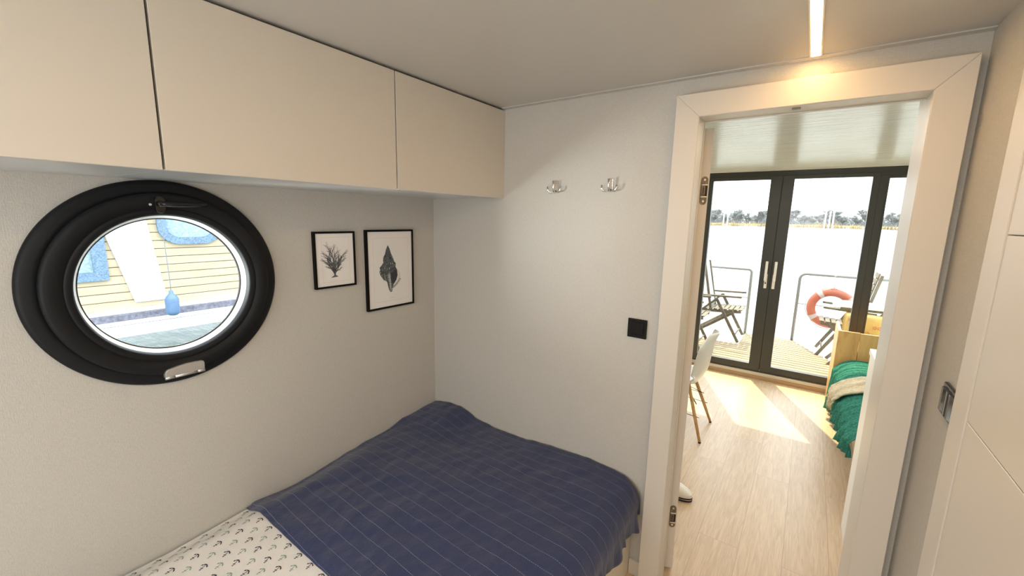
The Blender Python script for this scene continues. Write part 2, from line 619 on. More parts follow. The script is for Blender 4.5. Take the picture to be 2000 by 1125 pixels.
def tag(o, label, cat, group=None, kind=None):
    o['label'] = label
    o['category'] = cat
    if group:
        o['group'] = group
    if kind:
        o['kind'] = kind
    return o


def struct(o, label=None, cat=None):
    o['kind'] = 'structure'
    if label:
        o['label'] = label
        o['category'] = cat
    return o


def dup(o, parent=None):
    c = o.copy()
    COL.objects.link(c)
    c.parent = parent
    for ch in list(o.children):
        dup(ch, c)
    return c


def solid(o, th, offset=-1):
    md = o.modifiers.new('thickness', 'SOLIDIFY')
    md.thickness = th
    md.offset = offset
    return o


W, H = 2.178, 2.2

# ------------------------------------------------------------------ the setting: bedroom shell
m = MB()
m.box((-0.08, -3.08, -0.10), (3.1, 3.40, 0.0))
struct(m.build('floor', floor_m), 'light oak plank floor of the bedroom and the living area', 'floor')

m = MB()
m.box((-0.08, -3.08, H), (3.1, 0.0, H + 0.06), mi=0)
# shallow joint strip where the ceiling meets the partition, and two board seams
m.box((0.513, -0.030, H - 0.004), (W, -0.0005, H + 0.001), 0.0015)
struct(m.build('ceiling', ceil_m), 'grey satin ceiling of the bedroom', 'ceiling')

m = MB()
m.box((-0.08, 0.0, H), (3.1, 3.40, H + 0.06))
for yy in (0.78,):
    m.box((0, yy, H - 0.005), (3.0, yy + 0.03, H + 0.001), 0.001)
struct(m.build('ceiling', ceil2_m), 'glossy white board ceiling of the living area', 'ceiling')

# left hull wall with the round hole
PC = (-1.290, 1.406)
m = MB()
HR = 0.30
NS = 64
y0, y1, z0, z1 = -3.08, 3.40, 0.0, H
for x in (0.0, -0.08):
    cs, rs_ = [], []
    for k in range(NS):
        a = 2 * PI * k / NS
        c, s = math.cos(a), math.sin(a)
        cs.append((x, PC[0] + HR * c, PC[1] + HR * s))
        t = min(((y1 - PC[0]) / c if c > 1e-9 else 1e9), ((y0 - PC[0]) / c if c < -1e-9 else 1e9),
                ((z1 - PC[1]) / s if s > 1e-9 else 1e9), ((z0 - PC[1]) / s if s < -1e-9 else 1e9))
        rs_.append((x, PC[0] + t * c, PC[1] + t * s))
    vs = [m.bm.verts.new(p) for p in cs + rs_]
    for k in range(NS):
        k2 = (k + 1) % NS
        m.bm.faces.new((vs[k], vs[k2], vs[NS + k2], vs[NS + k]))
    # square corners
    for (cy, cz) in ((y1, z1), (y0, z1), (y0, z0), (y1, z0)):
        best = None
        for k in range(NS):
            k2 = (k + 1) % NS
            p, q = rs_[k], rs_[k2]
            on = lambda P: (abs(P[1] - cy) < 1e-6 or abs(P[2] - cz) < 1e-6)
            if on(p) and on(q) and (abs(p[1] - q[1]) > 1e-6 and abs(p[2] - q[2]) > 1e-6):
                m.bm.faces.new((vs[NS + k], vs[NS + k2], m.bm.verts.new((x, cy, cz))))
    if x == 0.0:
        ring0 = vs[:NS]
    else:
        for k in range(NS):
            k2 = (k + 1) % NS
            m.bm.faces.new((ring0[k], ring0[k2], vs[k2], vs[k]))
struct(m.build('wall_left', wall_m), 'hull wall with greige woven wallpaper around the porthole', 'wall')

# partition wall with the doorway
TH = 0.12
m = MB()
m.prism([(0, 0), (1.40, 0), (1.40, 2.09), (2.115, 2.09), (2.115, 0), (3.0, 0), (3.0, H), (0, H)], 1, 0.0, TH)
struct(m.build('wall_back', wall_m), 'partition wall with greige woven wallpaper and the open doorway', 'wall')

m = MB()
m.box((W, -3.0, 0), (W + 0.10, -0.0005, H))
struct(m.build('wall_right', wall_m), 'narrow greige wall beside the doorway with the double switch', 'wall')
m = MB()
m.box((0, -3.08, 0), (W + 0.1, -3.0, H))
struct(m.build('wall_front', wall_m), 'wall behind the camera', 'wall')
m = MB()
m.box((3.0, 0.12, 0), (3.1, 3.40, H))
struct(m.build('wall_right', mat('white_salon_wall', (0.80, 0.79, 0.75), rough=0.5)), 'white side wall of the living area', 'wall')
# living-area end wall around the terrace doors (left strip + lintel stay thin)
m = MB()
m.box((0, 3.27, 2.185), (3.0, 3.40, H))
struct(m.build('beam_terrace', ceil2_m), 'white strip over the terrace doors', 'beam')

# corner bead where the two papered walls meet
m = MB()
m.box((0.0, -0.004, 0.24), (0.004, 0.0, 1.762), 0.001)
struct(m.build('trim_1', white_m))
# baseboard
m = MB()
m.box((1.302, -0.014, 0), (1.359, 0.0, 0.078), 0.003)
struct(m.build('baseboard_back', white_m), 'short white baseboard between bed and door casing', 'baseboard')

# ------------------------------------------------------------------ doorway casing (trim) and its jambs
cas = thing('trim_2', 'wide white casing framing the open doorway', 'door casing', (0, 0, 0), kind='structure')
xl, xr, zt, xi, xo, zi, yf = 1.3597, 2.1544, 2.1317, 1.4454, 2.0719, 2.0485, -0.05
m = MB()
m.prism([(xl, 0), (xi, 0), (xi, zi), (xl, zt)], 1, yf, 0.0, bev=0.0018)
m.build('casing_side', white_m, cas)
m = MB()
m.prism([(xo, 0), (xr, 0), (xr, zt), (xo, zi)], 1, yf, 0.0, bev=0.0018)
m.build('casing_side', white_m, cas)
m = MB()
m.prism([(xl, zt), (xi, zi), (xo, zi), (xr, zt)], 1, yf, 0.0, bev=0.0018)
m.build('casing_head', white_m, cas)
m = MB()   # jamb lining, set back behind a fine groove
m.box((xi - 0.045, -0.046, 0), (xi + 0.001, 0.05, zi + 0.03), 0.001)
m.box((xi - 0.045, 0.05, 0), (xi - 0.013, TH, zi + 0.03), 0.001)
m.build('jamb', white_m, cas)
m = MB()
m.box((xo - 0.001, -0.046, 0), (xo + 0.043, 0.07, zi + 0.03), 0.001)
m.box((xo + 0.004, 0.072, 0), (xo + 0.043, 0.20, zi + 0.03), 0.001)
m.build('jamb', white_m, cas)
m = MB()
m.box((xi, -0.046, zi - 0.001), (xo, 0.05, zi + 0.04), 0.001)
m.box((xi, 0.05, zi + 0.012), (xo, TH, zi + 0.04), 0.001)
m.build('head_jamb', white_m, cas)
m = MB()
m.box((xi + 0.0008, 0.046, 0), (xi + 0.004, 0.052, zi - 0.004), 0.001)
m.box((xi, 0.046, zi - 0.006), (xo, 0.052, zi - 0.0015), 0.001)
m.build('door_seal', mat('pale_seal', (0.72, 0.70, 0.62), rough=0.6), cas)
m = MB()
m.box((1.732, -0.02, zi - 0.006), (1.756, -0.002, zi - 0.0005), 0.001)
m.build('strike_plate', hinge_m, cas)

# ------------------------------------------------------------------ door leaf, swung out into the living area
leaf = thing('door_1', 'white door leaf swung open into the living area, seen edge on with two hinges', 'door',
             (1.4685, 0.128, 0), R(24), kind='structure')
m = MB()
m.box((-0.036, 0, 0.012), (0, 0.62, 2.035), 0.0015)
m.build('door_panel', white_m, leaf)


def hinge(zc):
    h = MB()
    n = 14
    w, hh = 0.0135, 0.057
    pts = [(w * math.cos(PI * k / n), hh - w + w * math.sin(PI * k / n)) for k in range(n + 1)]
    pts += [(-w * math.cos(PI * k / n), -(hh - w) - w * math.sin(PI * k / n)) for k in range(n + 1)]
    pts = [(p[0] - 0.0185, p[1] + zc) for p in pts]
    h.prism(pts, 1, -0.0025, 0.006, mi=0, bev=0.001)
    h.box((-0.014, -0.0032, zc - 0.024), (-0.006, 0.0, zc + 0.022), mi=1)
    h.box((-0.031, -0.010, zc - 0.018), (-0.015, 0.002, zc + 0.018), 0.002, mi=0)
    h.box((-0.031, -0.0115, zc + 0.019), (-0.007, 0.0, zc + 0.026), 0.002, mi=2)
    h.box((-0.031, -0.0115, zc - 0.029), (-0.007, 0.0, zc - 0.022), 0.002, mi=2)
    h.box((-0.0245, -0.012, zc - 0.012), (-0.0215, -0.0095, zc + 0.012), mi=1)
    for s in (-1, 1):
        h.lathe([(-0.0045, 0.0042), (-0.0025, 0.005), (0, 0.005)], (-0.0185, 0, zc + s * 0.043), 1, seg=12, mi=2)
    return h.build('hinge', [hinge_m, dark_m, chrome_m], leaf, label='oval nickel concealed hinge')


hinge(1.79)
hinge(0.288)

# ------------------------------------------------------------------ door in the narrow right wall
d2 = thing('door_2', 'white side door with fine panel grooves next to the double switch', 'door', (0, 0, 0), kind='structure')
m = MB()
m.box((2.158, -0.478, 0), (W - 0.0005, -0.378, 2.12), 0.001)
m.box((2.158, -1.33, 2.05), (W - 0.0005, -0.478, 2.12), 0.002)
m.box((2.158, -1.43, 0), (W - 0.0005, -1.33, 2.12), 0.002)
m.build('casing', white_m, d2)
m = MB()
# leaf made of three panels separated by fine V-grooves
zs = [0.006, 0.84, 1.24, 1.65, 2.045]
for a, b in zip(zs, zs[1:]):
    m.box((2.1605, -1.328, a + 0.0009), (W - 0.0005, -0.4810, b - 0.0009), 0.0012, seg=1)
m.build('door_panel', white_m, d2)

# ------------------------------------------------------------------ wall cabinets
zc, cx = 1.762, 0.5127
cab_edges = [0.0, -0.687, -1.406, -2.14]
labels = ['cream flat-front wall cabinet in the corner above the pictures',
          'wide cream flat-front wall cabinet in the middle above the porthole',
          'cream flat-front wall cabinet cut off by the edge of the view']
for i in range(3):
    ya, yb = cab_edges[i + 1], cab_edges[i]
    t = thing('wall_cabinet', labels[i], 'cabinet', (0, (ya + yb) / 2, zc), group='cream wall cabinets under the ceiling')
    hw = (yb - ya) / 2
    m = MB()
    m.box((0.001, -hw + 0.0005, 0.001), (cx - 0.0235, hw - 0.0005, H - zc - 0.0005), 0.0008)
    m.box((cx - 0.0235, -hw + 0.0005, 0.004), (cx - 0.0195, hw - 0.0005, H - zc - 0.0005), mi=1)  # dark strip behind the fronts: shade of the door gaps put in as colour
    m.build('body', [under_m, seam_shade_m], t)
    m = MB()
    g = 0.0028
    m.box((cx - 0.018, -hw + g, 0.0), (cx, hw - (0.0005 if i == 0 else g), H - zc - 0.010), 0.001)
    m.build('door', cab_m, t)

# ------------------------------------------------------------------ porthole
win = thing('window_1', 'round black porthole with lever handle in the hull wall', 'porthole', (0, PC[0], PC[1]), kind='structure')
m = MB()
m.lathe([(0.0005, 0.357), (0.012, 0.3565), (0.019, 0.351), (0.022, 0.343), (0.023, 0.325), (0.023, 0.30), (0.0005, 0.2995)], (0, 0, 0), 0, seg=128, close=True)
m.build('outer_frame', black_m, win)
m = MB()
m.lathe([(0.0235, 0.313), (0.046, 0.3135), (0.053, 0.311), (0.056, 0.304), (0.0565, 0.2655), (0.0540, 0.2645), (0.0540, 0.2635), (0.0565, 0.2625), (0.054, 0.254), (0.0535, 0.246), (0.050, 0.2425), (0.033, 0.2395),
         (0.0235, 0.2395)], (0, 0, 0), 0, seg=128, close=True)
m.build('sash', black_m, win)
m = MB()
m.lathe([(0.031, 0.2394), (0.029, 0.2385), (0.004, 0.2300), (-0.012, 0.2300), (-0.085, 0.272), (-0.085, 0.33), (-0.081, 0.33), (-0.081, 0.299), (0.022, 0.299), (0.0230, 0.2394)], (0, 0, 0), 0, seg=128, close=True)
m.build('reveal', reveal_m, win)
m = MB()
m.lathe([(0.0038, 0.2299), (0.0045, 0.2285), (0.003, 0.2268), (-0.006, 0.2268), (-0.006, 0.2299)], (0, 0, 0), 0, seg=128, close=True)
m.build('gasket', rubber_m, win)
m = MB()
m.lathe([(-0.001, 0.2266), (-0.0045, 0.2266)], (0, 0, 0), 0, seg=96, smooth=False)
m.build('glass', glass2_m, win)
# handle
hy, hz = -1.304 - PC[0], 1.682 - PC[1]
m = MB()
n = 12
rr, hh = 0.0135, 0.029
pts = [(rr * math.cos(PI * k / n), hh - rr + rr * math.sin(PI * k / n)) for k in range(n + 1)]
pts += [(-rr * math.cos(PI * k / n), -(hh - rr) - rr * math.sin(PI * k / n)) for k in range(n + 1)]
m.prism([(p[0] + hy, p[1] + hz) for p in pts], 0, 0.052, 0.066, bev=0.004)
m.lathe([(0.066, 0.010), (0.078, 0.0095), (0.081, 0.006)], (0, hy, hz + 0.002), 0, seg=20)
hd = m.build('handle', blackg_m, win)
m = MB()
m.tube([(0.074, hy, hz + 0.003), (0.078, hy + 0.015, hz + 0.001), (0.080, hy + 0.045, hz), (0.078, hy + 0.09, hz), (0.075, hy + 0.122, hz + 0.002), (0.073, hy + 0.130, hz + 0.003)],
       [0.008, 0.0085, 0.0075, 0.0065, 0.005, 0.0025], seg=10)
m.build('lever', blackg_m, hd)
m = MB()
m.lathe([(0.055, 0.0042), (0.0585, 0.004), (0.059, 0.0018), (0.0575, 0.0012)], (0, -1.328 - PC[0], 1.681 - PC[1]), 0, seg=14)
m.build('screw', screw_m, win, label='small bright screw')
# hinge cover
ya, yb, za = -1.346 - PC[0], -1.229 - PC[0], 1.088 - PC[1]
m = MB()
pts = [(ya, za), (yb, za), (yb, za + 0.026)]
for k in range(1, 6):
    a = k / 6 * PI / 2
    pts.append((yb - 0.009 + 0.009 * math.cos(a), za + 0.026 + 0.009 * math.sin(a)))
for k in range(9):
    t = k / 8
    pts.append((yb - 0.012 - t * 0.088, za + 0.035 + 0.004 * math.sin(PI * t) - 0.006 * t))
for k in range(1, 6):
    a = k / 6 * PI / 2
    pts.append((ya + 0.017 - 0.017 * math.sin(a), za + 0.012 + 0.017 * math.cos(a)))
m.prism(pts, 0, 0.045, 0.066, bev=0.002)
hc = m.build('hinge_cover', silver_m, win, label='silver hinge cover at the bottom of the porthole')
m = MB()
for a, b in ((ya, ya + 0.026), (ya + 0.0275, yb - 0.024), (yb - 0.0225, yb)):
    m.tube([(0.062, a, za - 0.002), (0.062, b, za - 0.002)], 0.0062, seg=14)
m.build('hinge_barrel', silver_m, hc)

# ------------------------------------------------------------------ framed prints
def picture(name, label, ya, yb, za, zb, border, artfn, d=0.02):
    t = thing(name, label, 'picture', (0, (ya + yb) / 2, za), group='black-framed sea prints on the hull wall')
    oy, oz = (ya + yb) / 2, za
    a, b, h_ = ya - oy, yb - oy, zb - za
    m = MB()
    for k, poly in enumerate([
            [(a, 0), (b, 0), (b - border, border), (a + border, border)],
            [(b, 0), (b, h_), (b - border, h_ - border), (b - border, border)],
            [(b, h_), (a, h_), (a + border, h_ - border), (b - border, h_ - border)],
            [(a, h_), (a, 0), (a + border, border), (a + border, h_ - border)]]):
        m.prism(poly, 0, 0.001, d, bev=0.0008)
    m.build('frame', pframe_m, t)
    m = MB()
    m.box((0.004, a + border * 0.8, border * 0.8), (0.0145, b - border * 0.8, h_ - border * 0.8))
    artfn(m, oy, oz, 0.0147)
    m.build('print', [paper_m, mount_m, ink_m, ink2_m, ink3_m], t, recalc=False)
    m = MB()
    m.box((0.0165, a + border * 0.9, border * 0.9), (0.0175, b - border * 0.9, h_ - border * 0.9))
    m.build('glazing', frameglass_m, t)
    return t


def rect_line(m, x, y0, z0, y1, z1, w, mi):
    for (a, b, c, d) in ((y0, z0, y1, z0 + w), (y0, z1 - w, y1, z1), (y0, z0, y0 + w, z1), (y1 - w, z0, y1, z1)):
        m.poly([(x, a, b), (x, c, b), (x, c, d), (x, a, d)], mi)


def art_coral(m, oy, oz, x):
    rect_line(m, x, -0.722 - oy, 1.345 - oz, -0.580 - oy, 1.556 - oz, 0.0015, 1)
    rng = random.Random(11)
    lim = 0

    def ribbon(p, q, w0, w1, mi, xx):
        d = (q - p)
        if d.length < 1e-5:
            return
        n_ = Vector((-d.y, d.x)).normalized()
        a, b, c, e = p + n_ * w0, p - n_ * w0, q - n_ * w1, q + n_ * w1
        m.poly([(xx, a.x, a.y), (xx, b.x, b.y), (xx, c.x, c.y), (xx, e.x, e.y)], mi)

    def branch(p, ang, ln, w, depth, k):
        segs = 4
        cur = p
        for s_ in range(segs):
            ang += rng.uniform(-0.12, 0.12)
            nx = cur + Vector((math.sin(ang), math.cos(ang))) * (ln / segs)
            ribbon(cur, nx, w * (1 - s_ / segs * 0.4), w * (1 - (s_ + 1) / segs * 0.4), rng.choice((2, 3, 3)), x + 0.00004 * (k + s_))
            cur = nx
            if depth > 0:
                for sd in (-1, 1):
                    if rng.random() < 0.85:
                        branch(cur, ang + sd * rng.uniform(0.35, 0.6), ln * rng.uniform(0.36, 0.5), w * 0.55, depth - 1, k + 1)
    base = Vector((-0.662 - oy, 1.382 - oz))
    for ang, ln in ((-0.50, 0.062), (-0.26, 0.084), (-0.06, 0.096), (0.24, 0.070), (0.40, 0.088), (0.60, 0.062)):
        branch(base, ang, ln, 0.0027, 2, 1)
    c = base
    m.poly([(x + 0.0006, c.x - 0.004, c.y + 0.012), (x + 0.0006, c.x - 0.004, c.y - 0.006), (x + 0.0006, c.x - 0.020, c.y - 0.016),
            (x + 0.0006, c.x + 0.018, c.y - 0.014), (x + 0.0006, c.x + 0.005, c.y - 0.004), (x + 0.0006, c.x + 0.006, c.y + 0.012)], 3)


def art_shell(m, oy, oz, x):
    rect_line(m, x, -0.445 - oy, 1.205 - oz, -0.215 - oy, 1.545 - oz, 0.0018, 1)
    outl = [(-0.352, 1.507), (-0.365, 1.483), (-0.372, 1.459), (-0.383, 1.443), (-0.385, 1.425), (-0.382, 1.418), (-0.397, 1.399), (-0.408, 1.39), (-0.405, 1.377), (-0.411, 1.366), (-0.403, 1.347), (-0.387, 1.326), (-0.363, 1.311), (-0.357, 1.287), (-0.351, 1.266), (-0.342, 1.252), (-0.331, 1.254), (-0.329, 1.276), (-0.317, 1.295), (-0.301, 1.315), (-0.292, 1.34), (-0.294, 1.37), (-0.305, 1.387), (-0.302, 1.406), (-0.313, 1.418), (-0.32, 1.439), (-0.332, 1.46), (-0.341, 1.486)]
    mouth = [(-0.299, 1.374), (-0.314, 1.371), (-0.336, 1.352), (-0.339, 1.327), (-0.332, 1.301), (-0.322, 1.296), (-0.301, 1.315), (-0.292, 1.34)]
    lip = [(-0.293, 1.374), (-0.275, 1.355), (-0.27, 1.329), (-0.277, 1.308), (-0.301, 1.285), (-0.325, 1.273), (-0.329, 1.278), (-0.312, 1.295), (-0.293, 1.318), (-0.286, 1.343)]
    canal = [(-0.358, 1.355), (-0.352, 1.32), (-0.348, 1.286), (-0.341, 1.256), (-0.334, 1.259), (-0.337, 1.293), (-0.339, 1.336), (-0.343, 1.357)]
    P = lambda ps, k: [(x + 0.00012 * k, p[0] - oy, p[1] - oz) for p in ps]
    m.poly(P(lip, 0), 1)
    m.poly(P(outl, 1), 3)
    m.poly(P(mouth, 2), 2)
    m.poly(P(canal, 3), 4)
    rng = random.Random(4)
    bands = [((-0.375, 1.451), (-0.323, 1.439)), ((-0.385, 1.425), (-0.303, 1.406)), ((-0.403, 1.392), (-0.303, 1.382)), ((-0.409, 1.366), (-0.340, 1.355))]
    for (a, b) in bands:
        for k in range(13):
            t = (k + 0.5) / 13
            y = a[0] + (b[0] - a[0]) * t
            z = a[1] + (b[1] - a[1]) * t - 0.006 * math.sin(PI * t)
            s_ = rng.uniform(0.0018, 0.0042)
            m.poly(P([(y - s_ * .8, z - s_), (y + s_ * .7, z - s_ * .9), (y + s_, z + s_ * .8), (y - s_ * .3, z + s_ * 1.2)], 3 + (k % 2) * 0.5), rng.choice((2, 2, 4)))
    for k in range(9):
        z = 1.50 - k * 0.0065
        w_ = 0.004 + k * 0.0022
        m.poly(P([(-0.352 - w_, z), (-0.352 + w_ * .8, z - 0.002), (-0.352 + w_ * .8, z - 0.0035), (-0.352 - w_, z - 0.0018)], 4), 2)
    for k in range(7):      # ribs fanning on the body whorl
        a = k / 6
        y = -0.398 + a * 0.045
        m.poly(P([(y, 1.352), (y + 0.0018, 1.352), (y + 0.0018 + 0.012 * (1 - a), 1.318), (y + 0.012 * (1 - a), 1.318)], 4), rng.choice((2, 4)))
    for k in range(9):      # teeth on the outer lip
        a = k / 8
        y = -0.272 - a * 0.050
        z = 1.318 - a * 0.042 + 0.004 * math.sin(PI * a) * -1
        m.poly(P([(y + 0.001, z - 0.001), (y + 0.004, z - 0.0045), (y - 0.008, z - 0.001), (y - 0.010, z + 0.0055)], 2), 2)
    for k in range(5):      # illegible caption strokes
        y = -0.342 + k * 0.005
        m.poly(P([(y, 1.221), (y + 0.0035, 1.221), (y + 0.0035, 1.2225), (y, 1.2225)], 1), 4)


picture('picture_frame', 'small black-framed print of a branching coral', -0.760, -0.550, 1.318, 1.582, 0.009, art_coral)
picture('picture_frame', 'larger black-framed print of a spiky sea shell', -0.488, -0.181, 1.167, 1.587, 0.010, art_shell)

# ------------------------------------------------------------------ coat hooks
def coat_hook(x, label):
    t = thing('coat_hook', label, 'hook', (x, 0, 1.79), group='chrome hooks on the partition wall')
    m = MB()
    m.box((-0.0085, -0.006, -0.004), (0.0085, -0.0002, 0.050), 0.0025)
    m.lathe([(-0.0005, 0.003), (-0.008, 0.0028)], (0, 0, 0.040), 1, seg=10)
    m.build('back_plate', chrome_m, t)
    m = MB()
    m.tube([(0, -0.004, 0.002), (0, -0.014, -0.004), (0, -0.022, -0.001), (0, -0.027, 0.010), (0, -0.029, 0.024), (0, -0.030, 0.048)], [0.005, 0.005, 0.005, 0.005, 0.005, 0.0055], seg=10)
    m.build('prong', chrome_m, t)
    for s in (-1, 1):
        m = MB()
        m.tube([(0, -0.005, 0.002), (s * 0.012, -0.014, -0.003), (s * 0.026, -0.021, -0.003), (s * 0.033, -0.024, 0.006), (s * 0.035, -0.025, 0.022)], [0.0045, 0.0042, 0.0042, 0.004, 0.0042], seg=10)
        m.build('prong', chrome_m, t)
    return t


coat_hook(0.824, 'three-pronged chrome wall hook nearer the wall cabinets')
coat_hook(1.098, 'three-pronged chrome wall hook nearer the doorway')

# ------------------------------------------------------------------ switches
t = thing('light_switch', 'square black light switch on the wall beside the doorway casing', 'switch', (1.259, 0, 1.196))
m = MB()
m.box((-0.0425, -0.009, -0.0425), (0.0425, -0.0002, 0.0425), 0.003)
m.build('frame', blackg_m, t)
m = MB()
m.box((-0.028, -0.0135, -0.028), (0.028, -0.008, 0.028), 0.0035)
m.build('rocker', blackg_m, t)
t = thing('light_switch', 'double dark grey glossy switch at the narrow wall behind the side door casing', 'switch', (W, -0.309, 1.214))
m = MB()
m.box((-0.010, -0.078, -0.0425), (-0.0002, 0.078, 0.0425), 0.003)
m.build('frame', blackg_m, t)
ga_m = mat('gloss_anthracite', (0.045, 0.05, 0.055), rough=0.09)
for yy in (-0.0355, 0.0355):
    m = MB()
    prof = [(-0.009, yy - 0.0335), (-0.0125, yy - 0.033), (-0.0155, yy - 0.028), (-0.0150, yy - 0.016), (-0.0125, yy), (-0.0150, yy + 0.016),
            (-0.0155, yy + 0.028), (-0.0125, yy + 0.033), (-0.009, yy + 0.0335)]
    m.prism(prof, 2, -0.032, 0.032, bev=0.0012)
    m.build('rocker', ga_m, t)

# ------------------------------------------------------------------ LED strip in the ceiling
t = thing('ceiling_light', 'glowing warm LED strip set lengthwise in the ceiling', 'ceiling light', (1.780, -1.25, H))
m = MB()
m.box((-0.0175, -1.2, -0.005), (-0.0125, 1.215, 0.0), 0.0008)
m.box((0.0125, -1.2, -0.005), (0.0175, 1.215, 0.0), 0.0008)
m.box((-0.0175, 1.212, -0.005), (0.0175, 1.217, 0.0), 0.0008)
m.build('profile', mat('white_profile', (0.8, 0.75, 0.62), rough=0.4), t)
m = MB()
m.box((-0.0125, -1.2, -0.0055), (0.0125, 1.211, -0.0005), 0.0015)
m.build('diffuser', led_m, t)

# ------------------------------------------------------------------ bed
BX = 1.30
bed = thing('bed', 'double bed built into the corner with a cream base panel', 'bed', (0, 0, 0))
m = MB()
m.box((0.012, -2.25, 0.0), (BX, -0.006, 0.235), 0.003)
m.build('base', bedbase_m, bed)
m = MB()
m.box((0.03, -2.23, 0.236), (BX - 0.02, -0.04, 0.40), 0.05, seg=4)
m.build('mattress', sheet_m, bed)

wallprof = [(0.0, 0.503), (-0.217, 0.488), (-0.367, 0.455), (-0.552, 0.444), (-0.744, 0.418), (-0.9, 0.408), (-1.107, 0.412), (-1.4, 0.398), (-2.3, 0.39)]


def lerp(tab, y):
    for (a, za), (b, zb) in zip(tab, tab[1:]):
        if y >= b:
            f = (y - a) / (b - a)
            return za + (zb - za) * f
    return tab[-1][1]


backprof = [(0.0, 0.492), (-0.05, 0.503), (-0.14, 0.511), (-0.22, 0.514), (-0.28, 0.500), (-0.345, 0.477), (-0.46, 0.468), (-0.606, 0.466), (-0.773, 0.475), (-0.927, 0.483), (-1.07, 0.494), (-1.2, 0.488), (-1.35, 0.47), (-2, 0.45)]


def sstep(a, b, x):
    t = max(0.0, min(1.0, (x - a) / (b - a)))
    return t * t * (3 - 2 * t)


def top_z(x, y):
    mid = 0.452 + 0.022 * math.exp(-((y + 0.55) / 0.5) ** 2)
    back = lerp(backprof, -x)
    wy = sstep(-0.42, -0.02, y)
    z = mid * (1 - wy) + back * wy
    wl = 1 - sstep(0.0, 0.16, x)
    z = z * (1 - wl) + min(z, lerp(wallprof, y)) * wl
    z += 0.006 * noise.noise(Vector((x * 4.0, y * 4.0, 1.3))) + 0.0028 * noise.noise(Vector((x * 11, y * 9, 4.1)))
    return z


def bed_cloth(x0, y0, y1, lift, side, hem, rad=0.085, ripple=0.012):
    """returns fn(u,v) -> point; u runs across the bed then down the side"""
    flat = side - rad - x0
    arc = rad * PI / 2

    def fn(s, y):
        hz = hem(y)
        edge = top_z(side - rad, y) + lift
        drop = max(0.01, edge - rad - hz)
        L = flat + arc + drop
        d = s * L
        if d < flat:
            x = x0 + d
            z = top_z(x, y) + lift
            if x > side - rad - 0.25:
                pass
            return Vector((x, y, z))
        d -= flat
        if d < arc:
            a = d / rad
            return Vector((side - rad + rad * math.sin(a), y, edge - rad + rad * math.cos(a)))
        d -= arc
        k = d / drop
        rp = ripple * k * (math.sin(y * 41 + 1.5 * math.sin(y * 13)) + 0.5 * math.sin(y * 83 + 1))
        return Vector((side + rp + 0.006 * k, y, edge - rad - d))
    return fn, (lambda s, y: s * (flat + arc + (top_z(side - rad, y) - rad - hem(y))))


# anchor-print sheet
sheet_y0, sheet_y1 = -2.24, -0.012
fn, _ = bed_cloth(0.010, sheet_y0, sheet_y1, 0.0, 1.318, lambda y: 0.30)
m = MB()
m.grid(80, 120, lambda u, v: fn(u, sheet_y0 + (sheet_y1 - sheet_y0) * v))


def anchor_shape():
    polys = []
    # shank
    polys.append([(-0.0011, -0.009), (0.0011, -0.009), (0.0011, 0.0125), (-0.0011, 0.0125)])
    # stock
    polys.append([(-0.0052, -0.0062), (0.0052, -0.0062), (0.0052, -0.0042), (-0.0052, -0.0042)])
    # ring
    for k in range(8):
        a, b = 2 * PI * k / 8, 2 * PI * (k + 1) / 8
        c0, c1 = 0.0014, 0.003
        polys.append([(c0 * math.cos(a), -0.0118 + c0 * math.sin(a)), (c1 * math.cos(a), -0.0118 + c1 * math.sin(a)), (c1 * math.cos(b), -0.0118 + c1 * math.sin(b)), (c0 * math.cos(b), -0.0118 + c0 * math.sin(b))])
    # curved arms
    for k in range(8):
        a, b = PI * (0.12 + 0.76 * k / 8), PI * (0.12 + 0.76 * (k + 1) / 8)
        ro, ri = 0.0115, 0.0088
        polys.append([(ro * math.cos(a), 0.0015 + ro * math.sin(a)), (ri * math.cos(a), 0.0008 + ri * math.sin(a)), (ri * math.cos(b), 0.0008 + ri * math.sin(b)), (ro * math.cos(b), 0.0015 + ro * math.sin(b))])
    # flukes
    for s in (-1, 1):
        polys.append([(s * 0.0125, 0.0015), (s * 0.0125, 0.0085), (s * 0.0065, 0.0055)])
    return polys


ANCH = anchor_shape()
rng = random.Random(5)
for i in range(-2, 32):
    cxx = 0.0375 + 0.0365 * i
    if cxx < 0.03 or cxx > 1.2:
        continue
    for j in range(-5, 16):
        cyy = -1.282 - 0.036 * (i % 2) - 0.072 * j
        if cyy > -1.02 or cyy < -2.2:
            continue
        a = R(14) + rng.uniform(-0.22, 0.22)
        jx, jy = rng.uniform(-0.002, 0.002), rng.uniform(-0.002, 0.002)
        for p in ANCH:
            pts = []
            for (px, py) in p:
                X = cxx + jx + px * math.cos(a) - py * math.sin(a)
                Y = cyy + jy + px * math.sin(a) + py * math.cos(a)
                pts.append((X, Y, top_z(X, Y) + 0.0009))
            m.poly(pts, 1 + (i % 2))
tag(m.build('bedsheet', [sheet_m, anch1_m, anch2_m], recalc=False), 'white sheet printed with small navy and green anchors', 'bedsheet')

# navy pinstripe bedspread
sp_y1 = -0.008


def hem(y):
    base = 0.300 + 0.012 * math.sin(y * 19) + 0.010 * math.sin(y * 47 + 1)
    base += 0.035 * sstep(-0.10, -0.01, y)
    return base


fn2, ul = bed_cloth(0.006, -1.12, sp_y1, 0.010, 1.338, hem, rad=0.10, ripple=0.012)


